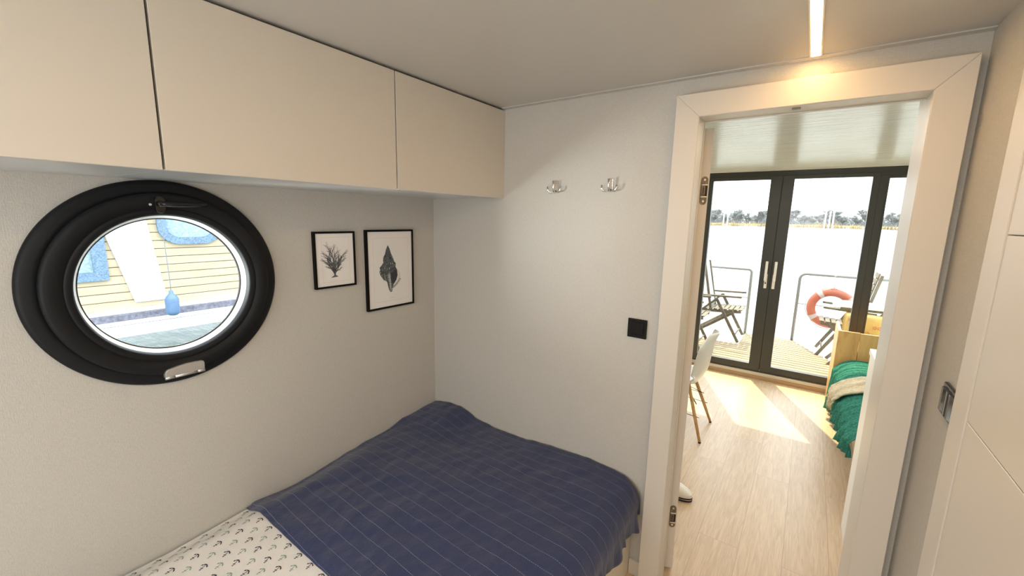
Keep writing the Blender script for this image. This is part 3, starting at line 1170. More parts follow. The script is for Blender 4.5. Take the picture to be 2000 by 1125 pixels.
def spread_pt(u, v):
    yy0 = -1.118 - 0.012 * u
    y = yy0 + (sp_y1 - yy0) * v
    p = fn2(u, y)
    # hump near the corner and soft folds running towards the foot edge
    if p.x < 1.25:
        p.z += 0.004 * max(0, math.sin(p.x * 9 + y * 16 + 2 * noise.noise(Vector((p.x * 3, y * 3, 0)))))
    p.z += 0.0035 * noise.noise(Vector((p.x * 22, y * 16, 7)))
    # front hem fold
    if v < 0.02:
        p.z -= 0.006
    # round the back corner over the foot end
    if p.x > 1.2:
        k = sstep(1.2, 1.34, p.x)
        p.y -= 0.02 * k * sstep(-0.12, 0.0, y)
    return p


m = MB()
m.grid(170, 130, spread_pt, uvfn=lambda u, v: (u * 1.72 + 0.0, 5.0 + (-1.118 + 1.11 * v) + 0.05 * (u - 0.3) * (1 - v)))
sp = tag(m.build('bedspread', spread_m), 'navy blue bedspread with thin dashed pinstripes over the foot of the bed', 'bedspread')
solid(sp, 0.0035, -1)

# =================================================================== living area beyond the doorway
# white cabinet side just beyond the doorway
t = thing('low_cabinet', 'white low cabinet standing just beyond the doorway in front of the daybed', 'cabinet', (2.55, 0.62, 0))
m = MB()
m.box((-0.395, -0.40, 0.0), (0.40, 0.402, 1.0), 0.002)
m.build('body', mat('bright_white_panel', (0.86, 0.86, 0.84), rough=0.4), t)
m = MB()
m.box((-0.40, -0.40, 1.0), (0.40, 0.404, 1.03), 0.003)
m.build('worktop', MATS['bright_white_panel'], t)

# terrace doors
GY0, GY1 = 3.288, 3.345
dt = thing('door_3', 'dark grey glazed double terrace doors at the end of the living area', 'glass door', (0, 0, 0), kind='structure')
m = MB()
m.box((0.0, GY0 + 0.004, 2.108), (3.0, GY1 + 0.02, 2.187), 0.002)         # head
m.box((0.0, GY0 + 0.001, 2.140), (2.335, GY0 + 0.006, 2.143), 0.0)  # fine line of the leaf against the head
m.box((0.0, GY0, 0.070), (3.0, GY1 + 0.02, 0.082), 0.001)         # sill profile
m.box((0.745, GY0 + 0.002, 0.082), (0.800, GY1 + 0.02, 2.108), 0.002)
m.box((2.285, GY0 + 0.002, 0.082), (2.333, GY1 + 0.02, 2.108), 0.002)
m.build('frame', dgrey_m, dt)
m = MB()
m.box((0.0, GY0 - 0.03, 0.0), (3.0, GY1 + 0.02, 0.036), 0.002, mi=1)
m.box((0.0, GY0 - 0.018, 0.036), (3.0, GY1 + 0.02, 0.070), 0.004)
m.build('threshold', [mat('pale_threshold', (0.66, 0.60, 0.52), rough=0.5), mat('oak_strip', (0.46, 0.31, 0.17), rough=0.5)], dt)


def leafdoor(xa, xb, ga, gb, hx, flip):
    m = MB()
    a, b = GY0, GY1
    zb_, zt_ = 0.084, 2.135
    gz0, gz1 = 0.152, 2.101
    m.box((xa, a, zb_), (ga, b, zt_), 0.003)
    m.box((gb, a, zb_), (xb, b, zt_), 0.003)
    m.box((ga - 0.001, a + 0.0005, zb_), (gb + 0.001, b - 0.0005, gz0), 0.002)
    m.box((ga - 0.001, a + 0.0005, gz1), (gb + 0.001, b - 0.0005, zt_), 0.002)
    L = m.build('door_leaf', dgrey_m, dt)
    m = MB()
    m.box((ga, a + 0.025, gz0), (gb, a + 0.031, gz1))
    m.build('glass', glass_m, L)
    m = MB()
    m.box((hx - 0.013, a - 0.012, 0.99), (hx + 0.013, a - 0.0005, 1.14), 0.003)
    m.box((hx - 0.012 + flip * 0.004, a - 0.045, 1.07), (hx + 0.012 + flip * 0.004, a - 0.030, 1.275), 0.005)
    m.box((hx - 0.008, a - 0.040, 1.085), (hx + 0.008, a - 0.010, 1.105), 0.002)
    if flip < 0:
        m.lathe([(-0.012, 0.007), (-0.017, 0.006)], (hx, a, 1.045), 1, seg=12, mi=1)
    m.build('handle', [mat('white_handle', (0.85, 0.85, 0.82), rough=0.3), dark_m], L, label='white lever handle')


leafdoor(0.800, 1.5385, 0.905, 1.438, 1.500, -1)
m = MB()
m.box((1.530, GY0 + 0.012, 0.10), (1.550, GY1 + 0.004, 2.12), 0.001)
m.build('astragal', dgrey_m, dt)
leafdoor(1.5425, 2.285, 1.640, 2.232, 1.572, 1)

w2 = thing('window_2', 'glazed side panel next to the terrace doors behind the daybed', 'window', (0, 0, 0), kind='structure')
m = MB()
m.box((2.333, GY0 + 0.01, 0.084), (2.350, GY1, 2.108), 0.002)
m.box((2.35, GY0 + 0.01, 0.084), (3.0, GY1, 0.14), 0.002)
m.box((2.35, GY0 + 0.01, 2.085), (3.0, GY1, 2.108), 0.002)
m.build('frame', dgrey_m, w2)
m = MB()
m.box((2.35, GY0 + 0.03, 0.14), (3.0, GY0 + 0.036, 2.085))
m.build('glass', glass_m, w2)
w3 = thing('window_3', 'glazed side panel next to the terrace doors behind the white chair', 'window', (0, 0, 0), kind='structure')
m = MB()
m.box((0.0, GY0 + 0.01, 0.084), (0.05, GY1, 2.108), 0.002)
m.box((0.05, GY0 + 0.01, 0.084), (0.745, GY1, 0.14), 0.002)
m.box((0.05, GY0 + 0.01, 2.085), (0.745, GY1, 2.108), 0.002)
m.build('frame', dgrey_m, w3)
m = MB()
m.box((0.05, GY0 + 0.03, 0.14), (0.745, GY0 + 0.036, 2.085))
m.build('glass', glass_m, w3)

# daybed
db = thing('daybed', 'honey-coloured wooden daybed with tall end panel beside the terrace doors', 'daybed', (2.16, 0, 0))
m = MB()
m.box((-0.035, 2.78, 0.0), (0.113, 2.805, 0.750), 0.003)
m.box((0.116, 2.782, 0.0), (0.83, 2.805, 0.746), 0.003)
m.build('end_panel', pine_m, db)
m = MB()
m.box((-0.035, 2.8055, 0.0), (-0.012, 3.245, 0.748), 0.003)
m.build('side_board', pine_m, db)
m = MB()
m.box((-0.0115, 2.806, 0.0), (0.83, 3.245, 0.58), 0.003)
m.build('storage_box', pine_m, db)
m = MB()
m.box((0.11, 1.10, 0.0), (0.83, 2.779, 0.30), 0.004)
m.build('base', mat('light_oak_base', (0.55, 0.41, 0.27), rough=0.5, var=0.08, vscale=30, stretch=(1, 1, 8)), db)
m = MB()
m.box((0.07, 1.10, 0.30), (0.83, 2.77, 0.485), 0.05, seg=3)
m.build('mattress', sheet_m, db)


def teal_pt(u, v):
    y = 1.15 + (2.765 - 1.15) * v
    rad = 0.09
    zt_ = 0.525 + 0.012 * noise.noise(Vector((0, y * 6, 0)))
    if v > 0.97:
        zt_ -= 0.010
    hemz = lerp([(3.0, 0.05), (2.77, 0.05), (2.6, 0.07), (2.3, 0.19), (2.0, 0.25), (1.46, 0.31), (1.0, 0.38)], y) + 0.014 * math.sin(y * 15)
    flat, arc = 0.66, rad * PI / 2
    drop = zt_ - rad - hemz
    d = u * (flat + arc + drop)
    fold = 0.008 * math.sin(y * 46 + 3 * noise.noise(Vector((u * 3, y * 5, 2)))) + 0.0045 * math.sin(y * 175 + 7 * noise.noise(Vector((u * 4, y * 4, 5))))
    if d < flat:
        return Vector((2.96 - d, y, zt_ + fold * 0.8))
    d -= flat
    if d < arc:
        a = d / rad
        return Vector((2.30 - (rad + fold) * math.sin(a) - 0.068 * (a / (PI / 2)), y, zt_ - rad + (rad + fold * 0.8) * math.cos(a)))
    d -= arc
    k = d / drop
    return Vector((2.142 - fold * (1 + k) - 0.018 * k * math.sin(y * 15) - 0.012, y + 0.0, zt_ - rad - d))


m = MB()
m.grid(60, 330, teal_pt)
o = tag(m.build('blanket', teal_m), 'teal knitted blanket draped over the daybed', 'blanket')
solid(o, 0.004, 0)


def throw_pt(u, v):
    y = 1.80 + 0.36 * v + 0.03 * math.sin(u * 7)
    p = teal_pt(u * 0.86, (y - 1.15) / (2.765 - 1.15))
    k = u * 0.80
    if p.x > 2.24:
        p.z += 0.028 + 0.018 * math.sin(v * PI) + 0.006 * noise.noise(Vector((u * 9, v * 7, 3)))
    else:
        p.x -= 0.028 + 0.012 * math.sin(v * PI) + 0.006 * noise.noise(Vector((u * 9, v * 7, 3)))
        p.z += 0.012
    return p


m = MB()
m.grid(50, 34, throw_pt)
th = tag(m.build('throw_blanket', throw_m), 'cream fringed fleece throw lying across the teal blanket', 'throw')
solid(th, 0.012, 0)
m = MB()
for k in range(22):
    v = k / 21
    p = throw_pt(1.0, v)
    m.tube([p, p + Vector((-0.012, 0.004, -0.025)), p + Vector((-0.008 + 0.006 * math.sin(k * 3), 0.008 * math.cos(k * 5), -0.07))], [0.006, 0.005, 0.002], seg=6)
m.build('fringe', throw_m, th)

# white shell chair
ch = thing('shell_chair', 'white plastic shell chair on beech legs seen from behind the doorway edge', 'chair', (1.145, 1.673, 0))
m = MB()


def shell_pt(u, v):
    p = shell_base(u, v)
    p.x -= 0.052
    return p


def shell_base(u, v):
    # v from front of seat (0) to top of back (1); u across
    w_ = (u - 0.5) * 2
    if v < 0.5:
        t_ = v / 0.5
        x = -0.20 + 0.34 * t_
        z = 0.445 - 0.035 * math.sin(PI * min(1, t_ * 0.8)) - 0.01 * t_
        half = 0.19 + 0.035 * t_
        rise = 0.02 + 0.05 * t_
    else:
        t_ = (v - 0.5) / 0.5
        a = min(1, t_ / 0.3)
        x = 0.14 + 0.055 * math.sin(a * PI / 2) + max(0, t_ - 0.12) * 0.045 + max(0, t_ - 0.75) * 0.10
        z = 0.425 + 0.04 * (1 - math.cos(a * PI / 2)) * 0.8 + t_ * 0.375
        half = 0.225 - 0.02 * t_ - 0.115 * max(0, t_ - 0.72) / 0.28
        rise = 0.07 * (1 - 0.3 * t_)
    cur = w_ * w_
    if v < 0.5:
        return Vector((x, w_ * half, z + rise * cur ** 1.5))
    b = sstep(0.5, 0.62, v)
    return Vector((x - rise * 1.1 * cur * b, w_ * half, z + rise * cur ** 1.5 * (1 - b)))


m.grid(25, 41, shell_pt)
sh = m.build('seat_shell', shell_m, ch)
solid(sh, 0.007, 0)
for (sx, sy) in ((1, 1), (1, -1), (-1, 1), (-1, -1)):
    m = MB()
    top = Vector((sx * 0.085 - 0.045, sy * 0.10, 0.405))
    bot = Vector((0.175 if sx > 0 else -0.21, sy * 0.207, 0.006))
    m.tube([bot, bot.lerp(top, 0.4), top], [0.0095, 0.0125, 0.0135], seg=12)
    lg = m.build('leg', leg_m, ch)
    m = MB()
    m.tube([bot - Vector((0, 0, 0.006)), bot + Vector((0, 0, 0.004))], 0.0105, seg=10)
    m.build('foot_cap', rubber_m, lg)
m = MB()
for s in (-1, 1):
    m.tube([(s * 0.12 - 0.005, 0.135, 0.27), (0, 0.0, 0.33), (s * 0.12 - 0.005, -0.135, 0.27)], 0.0025, seg=6)
    m.tube([(0.115, s * 0.13, 0.27), (0, 0.0, 0.36), (-0.125, s * 0.13, 0.27)], 0.0025, seg=6)
    m.tube([(0.145, s * 0.165, 0.18), (-0.16, s * 0.16, 0.20)], 0.0025, seg=6)
for (a, b) in ((0.035, 0.10), (0.035, -0.10), (-0.13, 0.10), (-0.13, -0.10)):
    m.tube([(a, b, 0.385), (a * 0.9, b * 0.8, 0.412)], 0.012, seg=10)
m.tube([(0.035, 0.10, 0.402), (0.035, -0.10, 0.402), (-0.13, -0.10, 0.402), (-0.13, 0.10, 0.402), (0.035, 0.10, 0.402)], 0.004, seg=6)
m.build('wire_bracing', wire_m, ch)

# slip-on shoe
so = thing('shoe', 'white slip-on shoe with dark sole on the floor behind the door edge', 'shoe', (1.295, 0.72, 0), R(0))
N_ = 28
def sole_outline(k):
    a = 2 * PI * k / N_
    c, s = math.cos(a), math.sin(a)
    L_ = 0.137
    w_ = 0.048 if c > 0 else 0.040
    return (L_ * math.copysign(abs(c) ** 0.8, c), w_ * math.copysign(abs(s) ** 0.8, s))
m = MB()
m.prism([sole_outline(k) for k in range(N_)], 2, 0.0, 0.012, bev=0.003)
m.prism([sole_outline(k) for k in range(N_)], 2, 0.0155, 0.026, bev=0.002)
m.prism([(x * 0.985, y * 0.96) for x, y in [sole_outline(k) for k in range(N_)]], 2, 0.0115, 0.0160, mi=1)
m.build('sole', [sole_m, shoe_m], so)
m = MB()
m.prism([(x * 1.004, y * 1.01) for x, y in [sole_outline(k) for k in range(N_)]], 2, 0.0265, 0.034, bev=0.001)
m.build('foxing', shoe_m, so)
m = MB()
def upper_pt(u, v):
    a = 2 * PI * u
    k = u * N_
    c, s = math.cos(a), math.sin(a)
    x0, y0 = 0.133 * math.copysign(abs(c) ** 0.8, c), (0.046 if c > 0 else 0.038) * math.copysign(abs(s) ** 0.8, s)
    h = 0.050 + (0.030 if c < 0 else 0.012 * (1 - c))
    cx_ = -0.045
    x1, y1 = cx_ + (0.062 * c), 0.026 * s
    t_ = v
    f = 1 - (1 - t_) ** 1.8 if True else t_
    return Vector((x0 + (x1 - x0) * t_ ** 1.25, y0 + (y1 - y0) * t_ ** 1.6, 0.033 + h * math.sin(t_ * PI / 2) ** 0.9))
m.grid(41, 14, upper_pt)
up_ = m.build('upper', shoe_m, so)
solid(up_, 0.003, 1)
m = MB()
m.lathe([(0.034, 0.001), (0.034, 0.02)], (-0.045, 0, 0), 2, seg=8)
m.box((-0.10, -0.028, 0.033), (0.05, 0.028, 0.037), 0.002)
m.build('insole', mat('insole_grey', (0.45, 0.43, 0.40), rough=0.9), so)

# =================================================================== terrace of the houseboat
m = MB()
for yy0, yy1, x0f, x1f in ((3.37, 4.72, -0.6, None),):
    pass
y = 3.38
k = 0
def xright(y):
    return 1.79 + (5.35 - y) * 0.515 if y > 3.9 else 3.4
def xleft(y):
    return -0.6 if y < 4.70 else 1.18
while y < 5.34:
    yb_ = min(y + 0.088, 5.345)
    xr_ = xright((y + yb_) / 2)
    m.box((xleft(yb_), y, -0.022), (xr_, yb_ - 0.009, 0.0), 0.002, seg=1)
    y += 0.097
m.box((-0.6, 3.372, -0.0285), (1.18, 4.72, -0.024), mi=1)
m.box((1.18, 3.372, -0.0285), (1.79, 5.345, -0.024), mi=1)
m.prism([(1.79, 3.372), (3.4, 3.372), (3.4, 3.85), (2.56, 3.86), (1.79, 5.345)], 2, -0.0285, -0.024, mi=1)
o = struct(m.build('floor', [deck_m, gap_m]), 'sunlit slatted wooden terrace deck outside the glass doors', 'deck')
m = MB()
m.box((-0.75, 3.372, -0.36), (3.55, 5.46, -0.029), 0.008)
tag(m.build('pontoon', gel_m), 'white pontoon hull carrying the terrace deck', 'pontoon')

# railings
RY = 5.35


def railing(x0, x1, label, round_first):
    t = thing('railing', label, 'railing', (0, RY, 0), group='steel tube rails at the terrace edge')
    pr, zt_ = 0.019, 0.975
    if round_first == 'left':       # rounded corner at x0, tube runs to x1
        pts = [(x0, 0, -0.028), (x0, 0, 0.90)]
        for k in range(1, 7):
            a = k / 6 * PI / 2
            pts.append((x0 + 0.075 - 0.075 * math.cos(a), 0, 0.90 + 0.075 * math.sin(a)))
        pts.append((x1, 0, zt_))
        ends = x1 - 0.05
        corner = x0
    else:
        pts = [(x1, 0, -0.028), (x1, 0, 0.93)]
        for k in range(1, 7):
            a = k / 6 * PI / 2
            pts.append((x1 - 0.045 + 0.045 * math.cos(a), 0, 0.93 + 0.045 * math.sin(a)))
        pts.append((x0, 0, zt_))
        ends = x0 + 0.05
        corner = x1
    m = MB()
    m.tube(pts, pr, seg=12)
    m.build('top_rail', steel_m, t)
    m = MB()
    m.tube([(ends, 0, -0.028), (ends, 0, zt_ - 0.018)], pr, seg=12)
    m.build('post', steel_m, t)
    m = MB()
    m.tube([(x0, 0, 0.545), (x1, 0, 0.545)], 0.005, seg=6)
    m.build('wire', steel_m, t)
    m = MB()
    m.lathe([(-0.028, 0.045), (-0.018, 0.04), (-0.016, 0.02)], (corner, 0, 0), 2, seg=16)
    m.build('base_plate', steel_m, t)
    return t


railing(-0.55, 1.175, 'grey steel tube rail behind the folding chair at the terrace edge', 'right')
railing(1.775, 3.35, 'grey steel tube rail carrying the orange lifebuoy', 'left')

# lifebuoy
lb = thing('lifebuoy', 'orange lifebuoy with pale bands hanging from the terrace rail', 'lifebuoy', (2.165, RY - 0.075, 0.535))
NT = 96
m = MB()
def torus(u, v, R0=0.222, r0=0.052):
    a, b = 2 * PI * u, 2 * PI * v
    rr_ = R0 + r0 * math.cos(b)
    return Vector((rr_ * math.cos(a), r0 * 0.8 * math.sin(b), rr_ * math.sin(a)))
m.grid(NT + 1, 21, torus)
m.build('ring', orange_m, lb)
for ang in (35, 125, 215, 305):
    m = MB()
    a0 = (ang - 7) / 360
    m.grid(6, 21, lambda u, v: torus(a0 + u * 14 / 360, v, 0.222, 0.0545))
    m.build('band', band_m, lb)
m = MB()
for q in range(4):
    pts = []
    for k in range(13):
        a = R(35 + q * 90 + 90 * k / 12)
        rr_ = 0.274 + 0.016 * math.sin(PI * k / 12)
        pts.append((rr_ * math.cos(a), 0, rr_ * math.sin(a)))
    m.tube(pts, 0.0045, seg=6)
m.build('grab_rope', rope_m, lb)
m = MB()
m.tube([(0, 0.0, 0.275), (0.01, 0.01, 0.33), (-0.012, 0.03, 0.38), (0, 0.05, 0.42), (0, 0.075, 0.463)], 0.006, seg=6)
m.tube([(0.02 * math.cos(2 * PI * k / 8), 0.075 + 0.026 * math.sin(2 * PI * k / 8) - 0.0, 0.440 + 0.0 * k) for k in range(9)], 0.004, seg=6)
m.tube([(-0.03, -0.01, 0.27), (0, -0.045, 0.285), (0.04, 0.0, 0.272)], 0.006, seg=6)
m.build('hanging_rope', rope_m, lb)

# folding chairs
def folding_chair(label, loc, rz, half=0.25):
    t = thing('folding_chair', label, 'chair', loc, rz, group='weathered wooden folding chairs on the terrace')
    for s in (-1, 1):
        yy = s * half

        def bar(name, a, b, w_=0.019, th_=0.011, off=0.0):
            m = MB()
            a, b = Vector(a), Vector(b)
            d = b - a
            ang = math.atan2(d.z, d.x)
            M_ = Matrix.Translation(a + Vector((0, yy + off, 0))) @ Matrix.Rotation(-ang, 4, 'Y')
            m.box((0, -th_, -w_), (d.length, th_, w_), 0.003, M=M_, seg=1)
            return m.build(name, teak_m, t)
        bar('leg', (0.170, 0, 0.018), (-0.150, 0, 0.60))
        bar('leg', (-0.48, 0, 0.018), (0.08, 0, 0.43), off=-0.026 * s)
        bar('armrest', (-0.36, 0, 0.632), (0.16, 0, 0.655), 0.012, 0.022)
        bar('seat_rail', (-0.34, 0, 0.405), (0.165, 0, 0.440), 0.019, 0.011, off=-0.05 * s)
        bar('strut', (-0.34, 0, 0.41), (-0.150, 0, 0.595), 0.014, 0.009, off=0.024 * s)
        bar('back_post', (-0.22, 0, 0.40), (-0.36, 0, 1.10), 0.016, 0.011, off=-0.075 * s)
    m = MB()
    for k in range(8):
        x = -0.31 + k * 0.063
        z = 0.405 + (x + 0.34) * 0.07 + 0.022
        m.box((x, -half + 0.04, z), (x + 0.048, half - 0.04, z + 0.012), 0.002, seg=1)
    m.build('seat_slats', teak_m, t)
    m = MB()
    d = Vector((-0.14, 0, 0.70)).normalized()
    pale = 'textile' in label
    if pale:
        m.grid(8, 12, lambda u, v: Vector((-0.225 - 0.135 * v + 0.02 * (1 - (2 * u - 1) ** 2) * -1, (2 * u - 1) * (half - 0.065), 0.46 + 0.62 * v)))
    for k in range(0 if pale else 9):
        p = Vector((-0.22, 0, 0.46)) + Vector((-0.14, 0, 0.70)) * (k / 9.3)
        ang = math.atan2(d.x, d.z)
        M_ = Matrix.Translation(p) @ Matrix.Rotation(ang, 4, 'Y')
        m.box((0.013, -half + 0.08, 0), (0.024, half - 0.08, 0.055), 0.002, M=M_, seg=1)
    bk = m.build('backrest', textile_m if pale else teak_m, t)
    if pale:
        solid(bk, 0.004, 0)
    m = MB()
    m.tube([(0.12, -half, 0.11), (0.12, half, 0.11)], 0.010, seg=8)
    m.build('stretcher', teak_m, t)
    return t


folding_chair('weathered wooden folding armchair with pale textile back before the steel rail', (1.0, 4.86, 0.001), 0)
folding_chair('weathered wooden folding armchair mostly hidden by the doorway edge, nearest the glass', (0.66, 4.12, 0.001), 0)
folding_chair('weathered wooden folding armchair behind the white terrace table', (2.225, 4.97, -0.028), PI, 0.222)

# white folding table
tb = thing('folding_table', 'white-topped folding table in front of the lifebuoy', 'table', (2.47, 4.53, -0.028))
m = MB()
m.box((-0.33, -0.19, 0.745), (0.36, 0.19, 0.775), 0.006)
m.build('tabletop', table_m, tb)
for s in (-1, 1):
    for (a, b, o_) in (((-0.31, 0.0), (0.22, 0.72), 0.0), ((0.31, 0.0), (-0.20, 0.72), 0.024)):
        m = MB()
        A, B = Vector((a[0], 0, a[1] + 0.012)), Vector((b[0], 0, b[1]))
        d = B - A
        ang = math.atan2(d.z, d.x)
        M_ = Matrix.Translation(A + Vector((0, s * (0.165 - o_), 0))) @ Matrix.Rotation(-ang, 4, 'Y')
        m.box((0, -0.010, -0.018), (d.length, 0.010, 0.018), 0.003, M=M_, seg=1)
        m.build('leg', teak_m, tb)
for s in (-1, 1):
    m = MB()
    m.box((-0.26, s * 0.16 - 0.01, 0.715), (0.30, s * 0.16 + 0.01, 0.745), 0.002)
    m.build('apron', teak_m, tb)

# crate with cushions just outside
t = thing('wooden_crate', 'ochre wooden crate on the terrace deck right outside the glass', 'crate', (2.50, 3.62, 0.0))
m = MB()
for k in range(4):
    z = 0.01 + k * 0.126
    for s in (-1, 1):
        m.box((-0.31, s * 0.15 - 0.008, z), (0.31, s * 0.15 + 0.008, z + 0.112), 0.003, seg=1)
        m.box((s * 0.302 - 0.008, -0.142, z), (s * 0.302 + 0.008, 0.142, z + 0.112), 0.003, seg=1)
m.build('side_boards', crate_m, t)
for sx in (-1, 1):
    for sy in (-1, 1):
        m = MB()
        m.box((sx * 0.279 - 0.015, sy * 0.13 - 0.011, 0.0), (sx * 0.279 + 0.015, sy * 0.13 + 0.011, 0.505), 0.002, seg=1)
        m.build('corner_post', crate_m, t)
m = MB()
m.box((-0.31, -0.158, 0.514), (0.31, 0.158, 0.528), 0.003)
m.build('lid', crate_m, t)


def cushion(name, label, loc, size, mats, flowers=0, tilt=0.0, seed=1):
    sx, sy, sz = size
    m = MB()

    def pt(sgn):
        def f(u, v):
            a, b = u * 2 - 1, v * 2 - 1
            w_ = (1 - a ** 4) * (1 - b ** 4)
            return Vector((a * sx * (1 - 0.06 * b * b), sgn * sy * w_ ** 0.5, b * sz * (1 - 0.06 * a * a)))
        return f
    m.grid(16, 16, pt(1))
    m.grid(16, 16, pt(-1))
    rg_ = random.Random(seed)
    f = pt(-1)
    for k in range(flowers):
        u0, v0 = rg_.uniform(0.15, 0.85), rg_.uniform(0.2, 0.8)
        for q in range(5):
            a = 2 * PI * q / 5
            ps = []
            for (da, rr_) in ((0, 0.012), (-0.4, 0.045), (0, 0.060), (0.4, 0.045)):
                uu = u0 + rr_ * math.cos(a + da)
                vv = v0 + rr_ * math.sin(a + da) * sx / sz
                p = f(min(1, max(0, uu)), min(1, max(0, vv)))
                ps.append((p.x, p.y - 0.003, p.z))
            m.poly(ps, 1)
    bmesh.ops.remove_doubles(m.bm, verts=m.bm.verts[:], dist=0.0005)
    o = m.build(name, mats, recalc=False)
    o.location = loc
    o.rotation_euler = (tilt, 0, 0)
    return o


tag(cushion('cushion', 'yellow cushion with red flowers on the ochre crate', (2.37, 3.64, 0.656), (0.17, 0.055, 0.125), [yel_m, red_m], 7, -0.12, 3), 'yellow cushion with red flowers on the ochre crate', 'cushion')
tag(cushion('cushion', '', (2.68, 3.645, 0.660), (0.115, 0.05, 0.13), [lime_m, red_m], 0, -0.10, 5), 'plain lime green cushion on the ochre crate', 'cushion')

# =================================================================== neighbouring houseboat
nb = thing('houseboat', 'yellow-boarded neighbouring houseboat seen through the porthole', 'houseboat', (-7.1, 0, 0))
m = MB()
m.box((-2.6, -6, 0.0), (-0.03, 8, 2.9), mi=1)
zz = 0.07
while zz < 2.9:
    m.box((-0.032, -6, zz), (0.0, 8, zz + 0.128), 0.006, mi=0, seg=1)
    zz += 0.1365
m.build('boarded_wall', [siding_m, sidegap_m], nb)
m = MB()
m.box((-2.9, -6.3, 2.9), (0.3, 8.3, 3.02), 0.02)
m.build('roof', gel_m, nb)
m = MB()
m.box((-2.7, -6.2, -0.36), (0.2, 8.2, -0.235), 0.01)
m.build('hull', gel_m, nb)
m = MB()
m.box((-0.2, -6.2, -0.233), (0.215, 8.2, -0.165), 0.008)
m.box((-0.2, -6.2, -0.158), (0.205, 8.2, -0.105), 0.008)
m.build('gunwale', gel_m, nb)
m = MB()
m.box((-0.2, -6.2, -0.104), (0.12, 8.2, 0.002), 0.008)
m.build('rubbing_strake', bluerail_m, nb)
m = MB()
m.box((-0.02, -6.1, 0.003), (0.07, 8.1, 0.068), 0.008)
m.build('ledge', gel_m, nb)
m = MB()
m.prism([(0.109, 0.16), (0.535, 0.16), (0.36, 1.60), (-0.23, 1.60)], 0, 0.002, 0.030, bev=0.004)
m.build('raked_panel', ramp_m, nb)


def ring_window(outer, inner, x0, x1, label):
    n = len(outer)
    m = MB()
    for xx in (x0, x1):
        pass
    A = [m.bm.verts.new((x0, p[0], p[1])) for p in outer]
    B = [m.bm.verts.new((x1, p[0], p[1])) for p in outer]
    C_ = [m.bm.verts.new((x1, p[0], p[1])) for p in inner]
    D = [m.bm.verts.new((x0 + 0.005, p[0], p[1])) for p in inner]
    for P_, Q_ in ((A, B), (B, C_), (C_, D)):
        for k in range(n):
            m.bm.faces.new((P_[k], P_[(k + 1) % n], Q_[(k + 1) % n], Q_[k]))
    w_ = m.build('window', bluef_m, nb, label=label)
    m = MB()
    m.poly([(x0 + 0.008, p[0], p[1]) for p in inner])
    m.build('pane', bluep_m, w_)


def rounded(y0, y1, z0, z1, r, n=8):
    pts = []
    for (cy_, cz_, a0) in ((y1 - r, z1 - r, 0), (y0 + r, z1 - r, 90), (y0 + r, z0 + r, 180), (y1 - r, z0 + r, 270)):
        for k in range(n + 1):
            a = R(a0 + 90 * k / n)
            pts.append((cy_ + r * math.cos(a), cz_ + r * math.sin(a)))
    return pts


ring_window(rounded(0.50, 1.44, 1.09, 1.80, 0.30), rounded(0.62, 1.32, 1.21, 1.68, 0.20), 0.001, 0.06, 'rounded window with dark frame under a painted pale blue veil')
ring_window(rounded(-1.30, -0.165, 0.56, 1.42, 0.01), rounded(-1.20, -0.33, 0.70, 1.32, 0.01), 0.001, 0.05, 'square window with dark frame under a painted pale blue veil')

fd = thing('fender', 'blue boat fender hanging against the yellow-boarded houseboat', 'fender', (-6.745, 0.50, 0.0))
m = MB()
m.lathe([(-0.075, 0.001), (-0.07, 0.055), (-0.045, 0.088), (-0.01, 0.095), (0.20, 0.095), (0.25, 0.075), (0.285, 0.040), (0.30, 0.030), (0.345, 0.030), (0.35, 0.001)], (0, 0, 0), 2, seg=24)
m.build('body', fender_m, fd)
m = MB()
m.tube([(0, 0, 0.33), (-0.02, 0.01, 0.45), (-0.25, 0.04, 1.85), (-0.34, 0.05, 2.2)], 0.006, seg=6)
m.build('rope', rope2_m, fd)

# =================================================================== lake and far bank
m = MB()
m.box((-900, -500, -0.80), (900, 330, -0.35))
struct(m.build('water', water_m, recalc=True), 'bright lake water around the houseboats', 'water')
m = MB()
m.grid(120, 6, lambda u, v: Vector((-260 + 560 * u, 300 + 90 * v + 3 * math.sin(u * 40), -0.5 + 1.6 * min(1, v * 3) + 0.4 * noise.noise(Vector((u * 60, v * 5, 0))))))
struct(m.build('land', bank_m), 'low far bank across the lake', 'bank')

# reeds along the shoreline
rng = random.Random(9)
m = MB()
for k in range(2600):
    x = rng.uniform(-150, 160)
    y = rng.uniform(301, 305)
    h_ = rng.uniform(1.2, 2.9) * (0.7 + 0.5 * noise.noise(Vector((x * 0.05, 0, 0))) + 0.3)
    a = rng.uniform(0, PI)
    w_ = rng.uniform(0.1, 0.3)
    dx, dy = w_ * math.cos(a), w_ * math.sin(a)
    m.poly([(x - dx, y - dy, -0.4), (x + dx, y + dy, -0.4), (x + rng.uniform(-.3, .3), y, h_)])
tag(m.build('reeds', reed_m, recalc=False), 'band of dry yellow reeds along the far shore', 'reeds', kind='stuff')


m = MB()
for k in range(2600):
    bx_, by_ = rng.uniform(-150, 165), rng.uniform(356, 380)
    bh_ = rng.uniform(4.5, 12.0) * (0.85 + 0.5 * noise.noise(Vector((bx_ * 0.06, 3, 0))))
    for q in range(20):
        t_ = rng.random()
        p = Vector((bx_ + rng.gauss(0, 1.3), by_ + rng.uniform(-1, 1), bh_ * t_ * 0.8))
        e = Vector((rng.uniform(-1, 1), rng.uniform(-0.5, 0.5), rng.uniform(0.2, 1.4))) * bh_ * 0.2
        n_ = Vector((rng.uniform(-1, 1), 0, rng.uniform(-1, 1))) * 0.26
        m.poly([p - n_, p + n_, p + e])
tag(m.build('undergrowth', mat('grey_brush', (0.24, 0.26, 0.265), rough=0.95, spec=0.0), recalc=False), 'grey thicket of bare brush behind the trees on the far bank', 'undergrowth', kind='stuff')


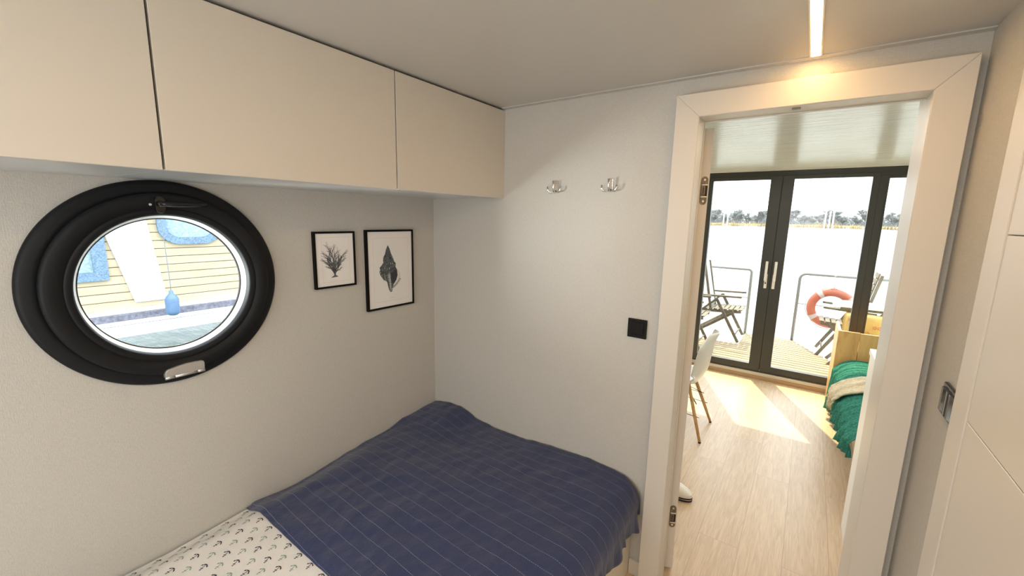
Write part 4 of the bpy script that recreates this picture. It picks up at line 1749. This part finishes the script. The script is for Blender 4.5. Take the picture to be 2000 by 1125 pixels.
def tree_mesh(seed, hgt):
    rg_ = random.Random(seed)
    m = MB()
    tw = MB()

    def limb(p, d, ln, r, depth):
        q = p + d * ln
        m.tube([p, p.lerp(q, 0.5) + Vector((rg_.uniform(-1, 1), rg_.uniform(-1, 1), 0)) * ln * 0.05, q], [r, r * 0.8, r * 0.6], seg=3, caps=False)
        if depth == 0:
            for _ in range(20):
                e = (d + Vector((rg_.uniform(-1, 1), rg_.uniform(-1, 1), rg_.uniform(-0.3, 1)))).normalized() * ln * rg_.uniform(0.6, 1.3)
                s_ = p.lerp(q, rg_.uniform(0.2, 1))
                n_ = Vector((rg_.uniform(-1, 1), rg_.uniform(-1, 1), rg_.uniform(-1, 1))) * 0.10
                tw.poly([s_ - n_, s_ + n_, s_ + e])
            return
        nch = 4 if depth > 2 else 3
        for k in range(nch):
            a = 2 * PI * (k + rg_.random()) / nch
            sp_ = rg_.uniform(0.25, 0.75) * (1.25 if depth > 2 else 0.9)
            nd = (d + Vector((math.cos(a), math.sin(a), 0)) * sp_ + Vector((0, 0, 0.30))).normalized()
            limb(p.lerp(q, rg_.uniform(0.35, 1.0)), nd, ln * rg_.uniform(0.62, 0.8), r * 0.6, depth - 1)
    limb(Vector((0, 0, -0.5)), Vector((0, 0, 1)), hgt * 0.25, hgt * 0.018, 4)
    me1, me2 = m, tw
    return me1, me2


protos = []
for i, (sd, hg) in enumerate(((3, 17.0), (8, 14.0), (21, 11.0))):
    a, b = tree_mesh(sd, hg)
    t = thing('bare_tree', 'bare grey tree in the line of trees on the far bank', 'tree', (0, 0, 0), group='bare trees on the far bank')
    a.build('branches', tree_m, t, recalc=False)
    b.build('twigs', twig_m, t, recalc=False)
    protos.append(t)
rng = random.Random(2)
spots = []
row = 0
x = -112.0
while x < 128:
    spots.append((x, (311, 328, 345)[row % 3] + rng.uniform(-2, 2), (0, 1, 2, 1, 0, 1, 2)[row % 7]))
    row += 1
    x += rng.uniform(4.2, 5.6)
used = set()
for (x, y, k) in spots:
    if k in used:
        c = dup(protos[k])
    else:
        c = protos[k]
        used.add(k)
    c.location = (x, y, 0.0)
    c.rotation_euler = (0, 0, rng.uniform(0, 2 * PI))
    s_ = rng.uniform(0.95, 1.3)
    c.scale = (s_ * 1.45, s_ * 1.2, s_)

# mooring piles off the far shore
for x, zt_, lab in ((-44.9, 8.2, 'leftmost of two white mooring piles seen above the folding chair'),
                    (-42.6, 8.2, 'rightmost of two white mooring piles seen above the folding chair'),
                    (7.4, 9.0, 'leftmost of three white mooring piles seen above the lifebuoy'),
                    (9.4, 9.0, 'middle one of three white mooring piles seen above the lifebuoy'),
                    (11.0, 9.0, 'rightmost of three white mooring piles seen above the lifebuoy'),
                    (27.4, 8.6, 'white mooring pile just beside the dark post, farther from it'),
                    (29.6, 8.6, 'white mooring pile closest to the dark post of the terrace doors')):
    m = MB()
    m.lathe([(-0.6, 0.42), (zt_ - 0.3, 0.36), (zt_, 0.2)], (0, 0, 0), 2, seg=10)
    o = tag(m.build('mooring_pile', pile_m), lab, 'pile', group='white mooring piles before the far bank')
    o.location = (x, 297, 0)
